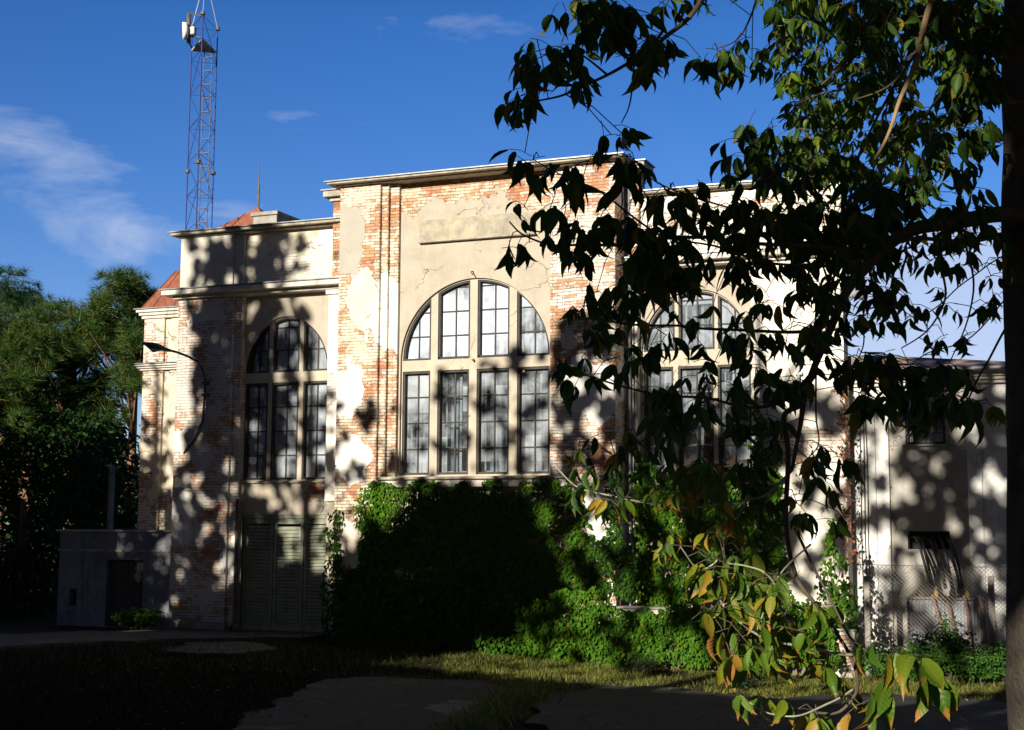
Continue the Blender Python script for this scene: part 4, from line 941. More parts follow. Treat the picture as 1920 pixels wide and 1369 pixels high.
g_ = gr(420,1178); shrub('weed_clump', (g_.x, g_.y, 0), .32, .2, 9, 'small green weed at the foot of the corner pilaster, beside the downpipe', cat='plant')
g_ = gr(362,1180); shrub('weed_clump', (g_.x, g_.y, 0), .24, .25, 9, 'low weed tuft at the middle of the corner pilaster plinth', cat='plant')
for px_, h_, w_, lab in ((1672,.95,.5,'leafy green shrub left of the steel cabinet'), (1730,1.05,.5,'leafy shrub directly in front of the steel cabinet'), (1775,1.45,.5,'tallest leafy shrub, at the right part of the steel cabinet'), (1830,1.0,.5,'shaded shrub around the feet of the pinkish pipes'), (1885,1.0,.5,'shaded shrub at the foot of the near tree trunk, right of the fence post')):
    g_ = Vector((fx(px_, 1200, -1.35), -1.35+random.uniform(-.3, .15), -.36)); shrub('bush', (g_.x, g_.y, g_.z), h_, w_, 30, lab, group='shrubs along the wire fence')
g_ = gr(1215,1262); shrub('weed_clump', (g_.x, g_.y, g_.z), .4, .35, 14, 'dark ragged weed on the sunlit grass in front of the creeper hedge', leaf_mat('dark_weed', [(0,(.02,.035,.012)),(1,(.035,.06,.02))], .1), .05, 'plant')
g_ = gr(1395,1292); shrub('weed_clump', (g_.x, g_.y, g_.z), .35, .45, 14, 'dark spiky weed at the asphalt edge beneath the yellowing leaves', leaf_mat('dark_weed', [(0,(.015,.03,.012)),(1,(.03,.05,.02))], .1), .06, 'plant')

# ------------------------------------------------------------------ grass
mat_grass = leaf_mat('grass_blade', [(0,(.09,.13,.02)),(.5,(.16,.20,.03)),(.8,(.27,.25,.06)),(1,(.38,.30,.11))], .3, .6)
BL = [(-.06,0,0),(.06,0,0),(.03,.6,.05),(-.03,.6,.05),(0,1,.18)]; BLF = [(0,1,2,3),(3,2,4)]
def grass(name, n, samp, hs, label, m=mat_grass):
    P = []; T = []; Q = []; S = []
    for i in range(n):
        x, y, z = samp()
        if x is None: continue
        a = random.uniform(0, 6.283); P.append((x, y, z-.02)); T.append((math.cos(a)*.45+random.gauss(0,.15), math.sin(a)*.45, 1)); Q.append((math.cos(a), math.sin(a), .3)); S.append(random.uniform(*hs)*(1 if random.random() > .03 else 1.9))
    V = leafcloud(P, T, Q, S, BL, BLF); o = cloudmesh(name, V, len(P), 5, BLF, m); top(o, label, 'grass'); o['kind'] = 'stuff'; return o
def s_lit():
    while 1:
        px_, py_ = random.uniform(830, 1960), random.uniform(1218, 1312)
        lo = np.interp(px_, [830,905,950,1030,1150,1250,1450,1620,1800,1960], [1266,1280,1300,1300,1288,1292,1312,1304,1316,1320]); 
        if py_ > lo+random.uniform(-8, 3): continue
        g = gr(px_, py_); 
        if noise.noise(g*.9) < -.25 and random.random() < .7: continue
        return g.x, g.y, g.z
grass('grass', 42000, s_lit, (.04,.12), 'short dry sunlit grass strip between the creeper hedge and the asphalt')
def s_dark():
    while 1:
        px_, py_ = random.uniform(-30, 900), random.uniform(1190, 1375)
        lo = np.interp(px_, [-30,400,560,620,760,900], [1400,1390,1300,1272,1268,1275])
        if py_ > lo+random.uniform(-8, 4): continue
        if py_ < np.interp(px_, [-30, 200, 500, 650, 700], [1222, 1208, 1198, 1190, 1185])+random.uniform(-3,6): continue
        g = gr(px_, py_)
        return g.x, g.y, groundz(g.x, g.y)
grass('grass', 32000, s_dark, (.05,.16), 'shaded rough grass on the left in front of the gate and shed', leaf_mat('shade_toned_grass', [(0,(.012,.022,.006)),(.7,(.025,.035,.010)),(1,(.06,.055,.022))], .2, .8, spec=.02))  # blade colour darkened to stand in for the shade on this side
def s_mid():
    t_ = random.random(); c_ = gr(*( (1010+(870-1010)*t_, 1288+(1375-1288)*t_) )); return c_.x+random.gauss(0,.22), c_.y+random.gauss(0,.3), c_.z+.03
grass('grass', 3500, s_mid, (.06,.25), 'weedy grass line growing in the joint between the two asphalt areas')
def s_foot():
    px_ = random.uniform(320, 450); g = gr(px_, random.uniform(1166, 1184)); return g.x, g.y, 0
grass('grass', 1300, s_foot, (.05,.22), 'grass tufts along the plinth of the left corner pilaster')

P = []; T = []; Q = []; S = []
for i in range(520):
    g = gr(random.uniform(150, 1950), random.uniform(1235, 1400)); P.append((g.x, g.y, g.z+.06)); T.append((random.gauss(0,1), random.gauss(0,1), random.gauss(0,.1))); Q.append((random.gauss(0,.2), random.gauss(0,.2), 1)); S.append(random.uniform(.04, .09))
o = cloudmesh('fallen_leaves', leafcloud(P, T, Q, S, LEAF5, LEAF5F), len(P), len(LEAF5), LEAF5F, leaf_mat('dry_leaf', [(0,(.14,.07,.02)),(.6,(.22,.15,.05)),(1,(.30,.27,.16))], .1, .8)); top(o, 'small dry leaves scattered over the asphalt and grass', 'leaves'); o['kind'] = 'stuff'

# ------------------------------------------------------------------ background trees at the left
TUFT = []; TUFTF = []
for k in range(13):
    a = k*2.4; el = .15+.085*k; d_ = Vector((math.cos(a)*math.cos(el), math.sin(el), math.sin(a)*math.cos(el))); s_ = d_.cross(Vector((.3,.2,1))).normalized()*.034; n_ = len(TUFT)
    TUFT += [tuple(-s_), tuple(s_), tuple(d_)]; TUFTF.append((n_, n_+1, n_+2))
mat_pine = leaf_mat('pine_needles', [(0,(.014,.038,.010)),(.5,(.030,.078,.013)),(.85,(.065,.12,.016)),(1,(.18,.12,.02))], .2, .5, spec=.2)
mat_pinebark = rough_mat('pine_bark', (.26,.13,.07), (.14,.08,.05), 6, .9, .6, .02)
def pine(name, bx, by, h, clumps, label, m=mat_pine, tsize=.42, per=130):
    root = empty(name, (bx, by, 0), label, 'tree', 'trees behind the shed'); tk = MB()
    P = []; T = []; S = []; Q = []
    lean = random.uniform(-.4, .4)
    tp = lambda z: Vector((bx+lean*(z/h)**2, by, z))
    tk.tube([tp(h*k/10) for k in range(11)], [.30*(1-.8*k/10) for k in range(11)], 9); tk.build('trunk', mat_pinebark, root, True)
    lb = MB()
    for (c, r) in clumps:
        c = Vector(c); z0 = max(1.5, c.z-r-random.uniform(.3, 1.5)); a = tp(min(z0, h*.95)); mid = (a+c)/2+Vector((0, 0, -.3))
        lb.tube([a, mid, c], [.09, .06, .02], 5)
        n = int(per*r*r)
        for i in range(n):
            d_ = Vector((random.gauss(0,1), random.gauss(0,1), random.gauss(0,1))).normalized(); rr_ = r*random.random()**.4
            q = c+Vector((d_.x*rr_, d_.y*rr_, d_.z*rr_*.62))
            if noise.noise(q*.95) < -.04: continue
            P.append(tuple(q)); T.append((d_.x*.8, d_.y*.8, abs(d_.z)*.5+.55)); Q.append((random.gauss(0,1), random.gauss(0,1), .1)); S.append(tsize*random.uniform(.7, 1.2))
    lb.build('limb', mat_pinebark, root)
    V = leafcloud(P, T, Q, S, TUFT, TUFTF); cloudmesh('crown', V, len(P), len(TUFT), TUFTF, m, root); return root
def clumps_px(spec, depth):
    out_ = []
    for px_, py_, r in spec: out_.append((dp(px_, py_, depth+random.uniform(-2, 2)), r))
    return out_
def fill_px(poly, n, rr):
    out_ = []
    xs = [p[0] for p in poly]; ys = [p[1] for p in poly]
    while len(out_) < n:
        x, y = random.uniform(min(xs), max(xs)), random.uniform(min(ys), max(ys))
        if inpoly(x, y, poly): out_.append((x, y, random.uniform(*rr)))
    return out_
b0 = dp(235,1150,58); pine('pine_tree', b0.x, b0.y, 12.2, clumps_px(fill_px([(170,600),(190,548),(240,530),(285,548),(300,600),(270,640),(262,700),(250,745),(180,750),(150,650)], 30, (.7,1.15)) + [(245,545,.8),(200,560,.7),(280,565,.7),(225,625,1.1),(262,655,.9),(150,700,1.2),(190,780,1.1),(225,735,.7)], 58), 'bushy pine right of the tree group, its crown touching the turret')
b0 = dp(120,1150,60); pine('pine_tree', b0.x, b0.y, 10.5, clumps_px(fill_px([(60,640),(90,575),(140,570),(185,600),(200,700),(190,800),(100,830),(50,760)], 34, (.8,1.25))+[(120,585,.8),(85,590,.7),(150,590,.8)], 60), 'mid green pine in the middle of the tree group left of the shed')
b0 = dp(40,1150,57); pine('pine_tree', b0.x, b0.y, 10.2, clumps_px(fill_px([(-60,640),(-20,590),(50,590),(80,640),(90,760),(60,850),(-60,850)], 34, (.8,1.3))+[(40,595,.8),(10,600,.8)], 57), 'leftmost pine with dense clumped needles at the picture edge')
b0 = dp(-10,1150,72); pine('round_tree', b0.x, b0.y, 14.5, clumps_px(fill_px([(-120,640),(-90,540),(0,520),(40,545),(62,590),(50,640)], 26, (1.1,1.6)), 72), 'dark rounded tree crown standing highest at the far left', leaf_mat('dark_needles', [(0,(.015,.045,.02)),(1,(.03,.08,.03))], .15), .4)
# understorey: broad dark crowns below the pines
mat_under = leaf_mat('dark_foliage', [(0,(.012,.035,.010)),(.7,(.025,.065,.015)),(1,(.05,.11,.02))], .2, .6, spec=.1)
def leafy(name, bx, by, clumps, label, m, size, per, trunk_h, group=None, cat='tree', tr=.16, bark=None):
    root = empty(name, (bx, by, 0), label, cat, group); tk = MB()
    tk.tube([(bx, by, -.1), (bx+.1, by, trunk_h*.5), (bx, by, trunk_h)], [tr, tr*.8, tr*.4], 8); tk.build('trunk', bark or mat_stem, root, True)
    P = []; T = []; Q = []; S = []
    lb = MB()
    for c, r in clumps:
        c = Vector(c); lb.tube([(bx, by, min(trunk_h, max(.5, c.z-r))), tuple(c)], [tr*.35, .02], 5)
        for i in range(int(per*r*r)):
            d_ = Vector((random.gauss(0,1), random.gauss(0,1), random.gauss(0,1))).normalized(); q = c+d_*r*random.random()**.35
            if noise.noise(q*1.1) < -.2 or q.z < .05: continue
            P.append(tuple(q)); T.append((d_.x+random.gauss(0,.5), d_.y+random.gauss(0,.5), -.4+random.gauss(0,.4))); Q.append((d_.x+random.gauss(0,.4), d_.y+random.gauss(0,.4), d_.z+.4)); S.append(size*random.uniform(.7, 1.3))
    lb.build('limb', mat_stem, root)
    V = leafcloud(P, T, Q, S, LEAF5, LEAF5F); cloudmesh('crown', V, len(P), len(LEAF5), LEAF5F, m, root); return root
for (cxp, poly, d_, n, lab) in ((30, [(-80,1170),(-80,800),(60,780),(80,1000),(90,1170)], 52, 26, 'dark undergrowth tree at the left picture edge, below the pines'),
                              (110, [(60,1000),(70,820),(190,790),(200,900),(190,1010)], 54, 22, 'dark undergrowth tree above the left half of the shed roof'),
                              (215, [(150,1020),(165,830),(262,820),(262,930),(258,1010)], 50, 16, 'dark undergrowth tree above the right half of the shed roof'),
                              (40, [(-60,1180),(-50,1000),(110,990),(112,1180)], 44, 22, 'black bushy tree left of the shed')):
    q = dp(cxp, 1000, d_); leafy('broadleaf_tree', q.x, q.y, clumps_px(fill_px(poly, n, (.8,1.4)), d_), lab, mat_under, .22, 170, 3.5, 'trees behind the shed')
for (cxp, poly, d_, n, lab) in ((-40, [(-160,1000),(-160,700),(20,690),(40,1000)], 84, 22, 'distant dark crown behind the leftmost pine'), (60, [(10,1000),(10,720),(130,720),(140,1000)], 80, 20, 'distant dark crown between the two left pines'),
                              (170, [(110,1000),(110,760),(225,800),(235,1000)], 86, 18, 'distant dark crown behind the utility pole'), (270, [(215,1000),(220,870),(330,860),(330,1000)], 82, 14, 'distant dark crown right beside the turret')):
    q = dp(cxp, 1000, d_); leafy('broadleaf_tree', q.x, q.y, clumps_px(fill_px(poly, n, (1.5,2.3)), d_), lab, mat_under, .45, 62, 3.5, 'trees behind the shed')
q = dp(65,1150,130); wd = empty('far_building', (q.x, q.y, 0), 'small pale distant building glimpsed through the trees above the shed', 'building')
q1 = dp(238,960,85); MB().box(q1.x-2.5, q1.x+1.2, q1.y, q1.y+5, 0, 5.2).build('wall', rough_mat('pale_wall', (.30,.34,.42), (.25,.28,.35), 2), wd)
MB().box(q1.x-2.7, q1.x+1.4, q1.y-.2, q1.y+5.2, 5.2, 5.4).build('roof', mat_flash, wd)
q = dp(206,1000,47); up = empty('utility_pole', (q.x, q.y, 0), 'thin pale concrete utility pole among the dark trees above the shed', 'pole')
zt_ = dp(208,872,47).z
MB().box(q.x-.05, q.x-.02, q.y-.1, q.y+.1, 0, zt_).box(q.x+.02, q.x+.05, q.y-.1, q.y+.1, 0, zt_).build('pole', mat_concrete, up)
b = MB(); z_ = .4
while z_ < zt_: b.box(q.x-.02, q.x+.02, q.y-.08, q.y+.08, z_, z_+.12); z_ += .7
b.build('rung', mat_concrete, up)

# ------------------------------------------------------------------ the near tree (ash-leaved maple) at the right
mat_bark = rough_mat('maple_bark', (.10,.08,.055), (.04,.033,.025), 5, .95, 1.0, .03, streak=.5)
mat_twig = rough_mat('maple_twig', (.10,.08,.055), (.05,.042,.03), 15, .85)
mat_twiglit = rough_mat('sunlit_twig', (.36,.35,.26), (.24,.23,.17), 15, .8)  # brighter copy of the twig bark, sunlight put into the colour
mat_mleaf = leaf_mat('maple_leaf', [(0,(.016,.045,.006)),(.45,(.030,.080,.010)),(.88,(.045,.10,.012)),(.96,(.13,.14,.012)),(1,(.24,.17,.02))], .38, .45, tip=(.20,.10,.02), tipamt=.12, spec=.25)
mat_mleaf2 = leaf_mat('maple_leaf_yellowing', [(0,(.045,.11,.008)),(.5,(.09,.165,.010)),(.78,(.17,.20,.012)),(.93,(.34,.22,.02)),(1,(.36,.15,.04))], .35, .45, tip=(.40,.17,.03), tipamt=.26, spec=.3)
mat_mleaf3 = leaf_mat('maple_leaf_high', [(0,(.03,.07,.008)),(.5,(.07,.14,.012)),(.9,(.13,.19,.02)),(1,(.3,.22,.03))], .4, .45, spec=.25)
tb = dp(1985, 1000, 5.4)
maple = empty('maple_tree', (tb.x, tb.y, groundz(tb.x, tb.y)), 'ash-leaved maple at the right picture edge, dark trunk and long hanging leafy branches', 'tree')
gz = groundz(tb.x, tb.y)
tp_ = [dp(1995,1700,5.4), dp(1990,1369,5.4), dp(1986,1000,5.4), dp(1984,700,5.4), dp(1978,400,5.45), dp(1976,100,5.5), dp(1974,-300,5.6), dp(1950,-900,5.8), dp(1900,-1500,6.1)]
tp_[0].z = gz-.1
# gnarled trunk surface
b = MB(); sg = 28; ns = 70
for i in range(ns+1):
    t_ = i/ns*(len(tp_)-1); k = min(int(t_), len(tp_)-2); c_ = tp_[k].lerp(tp_[k+1], t_-k); r0 = .187*(1-.5*max(0, t_-5)/3.5)
    for j in range(sg):
        a_ = 2*math.pi*j/sg; d_ = Vector((math.cos(a_), math.sin(a_), 0)); r_ = r0*(1+.09*noise.noise(Vector((d_.x*3, d_.y*3, c_.z*1.2)))+.05*noise.noise(Vector((d_.x*9, d_.y*9, c_.z*2.5))))
        b.v.append(tuple(c_+d_*r_))
for i in range(ns):
    for j in range(sg): b.f.append((i*sg+j, i*sg+(j+1) % sg, (i+1)*sg+(j+1) % sg, (i+1)*sg+j))
b.build('trunk', mat_bark, maple, True)
BR = []      # every branch point, to hang leaves from
def spline(pts, n=6):
    out_ = []
    P_ = [pts[0]]+pts+[pts[-1]]
    for i in range(1, len(P_)-2):
        p0, p1, p2, p3 = P_[i-1], P_[i], P_[i+1], P_[i+2]
        for k in range(n):
            t_ = k/n; out_.append(.5*((2*p1)+(p2-p0)*t_+(2*p0-5*p1+4*p2-p3)*t_*t_+(3*p1-p0-3*p2+p3)*t_**3))
    out_.append(pts[-1]); return out_
def branch(pxs, w0, w1, m=mat_twig, name='branch'):
    """pxs list of (px,py,depth); w widths in picture pixels"""
    pts = spline([dp(*p) for p in pxs]); n = len(pts); ds = np.interp(np.linspace(0, 1, n), np.linspace(0, 1, len(pxs)), [p[2] for p in pxs])
    for i, p in enumerate(pts): p += Vector((0, 0, .012*noise.noise(p*6))); BR.append(p)
    MB().tube(pts, [max(.0018, (w0+(w1-w0)*i/n)/2*ds[i]/FPX) for i in range(n)], 7).build(name, m, maple, True)
branch([(1965,398,5.4),(1885,402,5.2),(1800,412,5.1),(1730,428,5.0),(1670,455,4.9),(1620,505,4.8),(1588,545,4.75),(1565,600,4.7),(1535,670,4.65),(1510,740,4.6),(1500,800,4.6),(1485,880,4.6)], 34, 6, name='bough')
branch([(1885,440,5.2),(1800,455,5.0),(1700,450,4.9),(1600,490,4.8),(1480,495,4.7),(1340,466,4.5),(1236,440,4.4)], 10, 3)
branch([(1620,470,4.9),(1480,458,4.7),(1257,447,4.5),(1150,457,4.4),(1053,460,4.3),(985,440,4.3),(955,414,4.3)], 9, 2.5)
branch([(1590,540,4.75),(1560,605,4.7),(1480,623,4.6),(1380,618,4.5),(1272,612,4.4),(1144,604,4.3),(1080,590,4.3)], 9, 2.5)
branch([(1530,690,4.7),(1480,745,4.6),(1411,762,4.5),(1327,750,4.4),(1199,732,4.3),(1110,708,4.2),(1050,690,4.2)], 8, 2.5)
branch([(1500,760,4.65),(1470,780,4.6),(1478,850,4.6),(1474,983,4.5),(1491,1077,4.4),(1525,1130,4.35),(1559,1172,4.3),(1597,1233,4.25),(1607,1290,4.2),(1574,1336,4.2),(1530,1340,4.2)], 11, 5, mat_twig)
branch([(1490,990,4.5),(1515,1040,4.45),(1544,1100,4.4),(1567,1146,4.35),(1600,1200,4.3),(1660,1240,4.2)], 6, 3)
branch([(1485,880,4.6),(1440,925,4.5),(1400,937,4.45),(1320,950,4.4),(1240,948,4.35),(1160,930,4.3),(1085,915,4.3),(1040,870,4.3)], 6, 2.5, mat_twiglit)
branch([(1400,940,4.45),(1370,990,4.4),(1345,1045,4.4),(1310,1065,4.4),(1280,1030,4.35),(1265,1010,4.35)], 4, 2, mat_twiglit)
branch([(1600,1225,4.25),(1540,1218,4.2),(1480,1205,4.2),(1420,1190,4.15),(1370,1160,4.15),(1330,1150,4.1)], 7, 2.5, mat_twiglit)
branch([(1540,1160,4.3),(1480,1130,4.25),(1440,1080,4.2),(1400,1065,4.2),(1360,1060,4.2)], 5, 2.5, mat_twiglit)
branch([(1600,1290,4.2),(1560,1320,4.15),(1500,1345,4.1),(1440,1340,4.1),(1405,1320,4.1)], 5, 2, mat_twiglit)
branch([(1520,1020,4.4),(1460,1080,4.3),(1430,1150,4.3),(1420,1180,4.3)], 4, 2, mat_twiglit)
branch([(1340,-120,4.6),(1310,10,4.6),(1245,70,4.5),(1190,115,4.4),(1130,145,4.4),(1060,178,4.3),(1005,190,4.3)], 11, 3)
branch([(1245,55,4.5),(1190,110,4.4),(1120,60,4.4),(1070,20,4.4)], 6, 2)
branch([(1190,115,4.4),(1185,170,4.4),(1178,205,4.4),(1165,232,4.4)], 4, 2)
branch([(1140,142,4.4),(1110,118,4.4),(1085,100,4.4)], 5, 3)
branch([(1430,-60,4.8),(1412,20,4.8),(1385,70,4.7),(1345,88,4.7)], 5, 2)
branch([(1760,-60,5.6),(1735,40,5.4),(1715,120,5.3),(1690,180,5.2),(1670,240,5.1),(1640,300,5.0)], 14, 5, rough_mat('lit_bark', (.30,.20,.10), (.18,.12,.07), 10, .8), 'bough')  # bough bark is a brighter copy with the sunlight in its colour
branch([(1720,100,5.3),(1660,165,5.2),(1600,190,5.2)], 5, 2)
branch([(1810,-80,6),(1730,20,6),(1650,60,6.1)], 7, 3)
branch([(1885,620,5.2),(1840,700,5.1),(1800,760,5.0),(1700,800,4.9)], 5, 2)
branch([(1750,440,5.0),(1765,500,4.9),(1772,560,4.9),(1740,620,4.9),(1690,650,4.9)], 6, 2)
branch([(1800,430,5.0),(1825,520,5.0),(1815,600,5.0),(1780,680,5.0)], 5, 2)
branch([(1885,560,5.2),(1810,640,5.1),(1740,660,5.0),(1700,690,5.0)], 3, 2)
branch([(1885,480,5.2),(1820,520,5.1),(1760,570,5.0),(1720,600,5)], 3, 2)
branch([(1640,500,4.8),(1620,580,4.8),(1618,650,4.8),(1590,700,4.8)], 4, 2)
branch([(1530,690,4.7),(1530,780,4.7),(1535,830,4.7),(1515,860,4.7)], 4, 2)
branch([(1330,750,4.4),(1250,800,4.4),(1180,840,4.4),(1150,850,4.4)], 4, 2)
branch([(1240,440,4.4),(1180,400,4.4),(1120,360,4.4),(1060,330,4.4),(1000,300,4.4)], 5, 2)
branch([(1480,460,4.7),(1400,400,4.7),(1300,370,4.6),(1220,330,4.6),(1180,290,4.5)], 5, 2)
ML = [(0,0,0),(-.13,.12,.02),(.13,.12,.02),(-.195,.36,.065),(0,.34,-.02),(.195,.36,.065),(-.18,.60,.045),(0,.62,-.06),(.18,.60,.045),(-.085,.82,-.05),(0,.82,-.12),(.085,.82,-.05),(0,1.02,-.26)]
MLF = [(0,4,3,1),(0,2,5,4),(3,4,7,6),(4,5,8,7),(6,7,10,9),(7,8,11,10),(9,10,12),(10,11,12)]
MLUV = [(.5+v[0]*1.0, v[1]) for v in ML]
pcol = [[], [], []]; pet = MB()
def compound(c, lpx, depth, kind, tight=1.0):
    """a spray of 3-5 drooping leaflets hanging from a thin petiole"""
    c = Vector(c); size = lpx*depth/FPX*(.88 if kind == 0 else .98)
    out = Vector((random.gauss(0,1), random.gauss(0,1), random.gauss(.1,.4))).normalized()
    n = random.choice([3, 3, 5]); base = c-out*size*.3
    e = c+out*size*.7+Vector((0, 0, -size*.25)); pet.tube([base, (base+e)/2+Vector((0,0,size*.1)), e], .0011*depth/4.5*1.2, 3, False)
    side = out.cross(Vector((0,0,1))).normalized()
    for i in range(n):
        if i == 0: p_ = e; d_ = out*.7+Vector((0,0,-1.1))
        else:
            sg_ = 1 if i % 2 else -1; t_ = .75 if i < 3 else .35
            p_ = base.lerp(e, t_); d_ = side*sg_*.5+out*.2+Vector((0,0,-1.15))
        d_ += Vector((random.gauss(0,.22), random.gauss(0,.22), random.gauss(0,.22)))
        nn_ = Vector((random.gauss(0,1), random.gauss(-.6,.8), random.gauss(.5,.5)))
        pcol[kind].append((tuple(p_), tuple(d_), tuple(nn_), size*random.uniform(.75, 1.15)))
def cluster(px_, py_, rx, ry, n, lpx, depth, kind=0, dd=.25):
    if kind == 2: n = round(n*1.15)
    if kind == 0 and n > 3: n = round(n*((.5 if 1160 < px_ < 1460 and 540 < py_ < 830 else .72) if depth < 4.75 and px_ < 1540 and py_ > 200 else .95))
    for i in range(n):
        a_ = random.uniform(0, 6.283); r_ = math.sqrt(random.random())
        d_ = depth+random.uniform(-dd, dd); x_, y_ = px_+rx*r_*math.cos(a_), py_-18+ry*r_*math.sin(a_)
        p_ = dp(x_, y_, d_)
        if depth < 5.6 and i % 2 == 0:
            q_ = min(BR, key=lambda b_: (b_-p_).length)
            if (q_-p_).length < .5: pet.tube([q_, (q_+p_)/2+Vector((0,0,.02)), p_], .0016, 4, False)
        compound(p_, lpx, d_, kind)
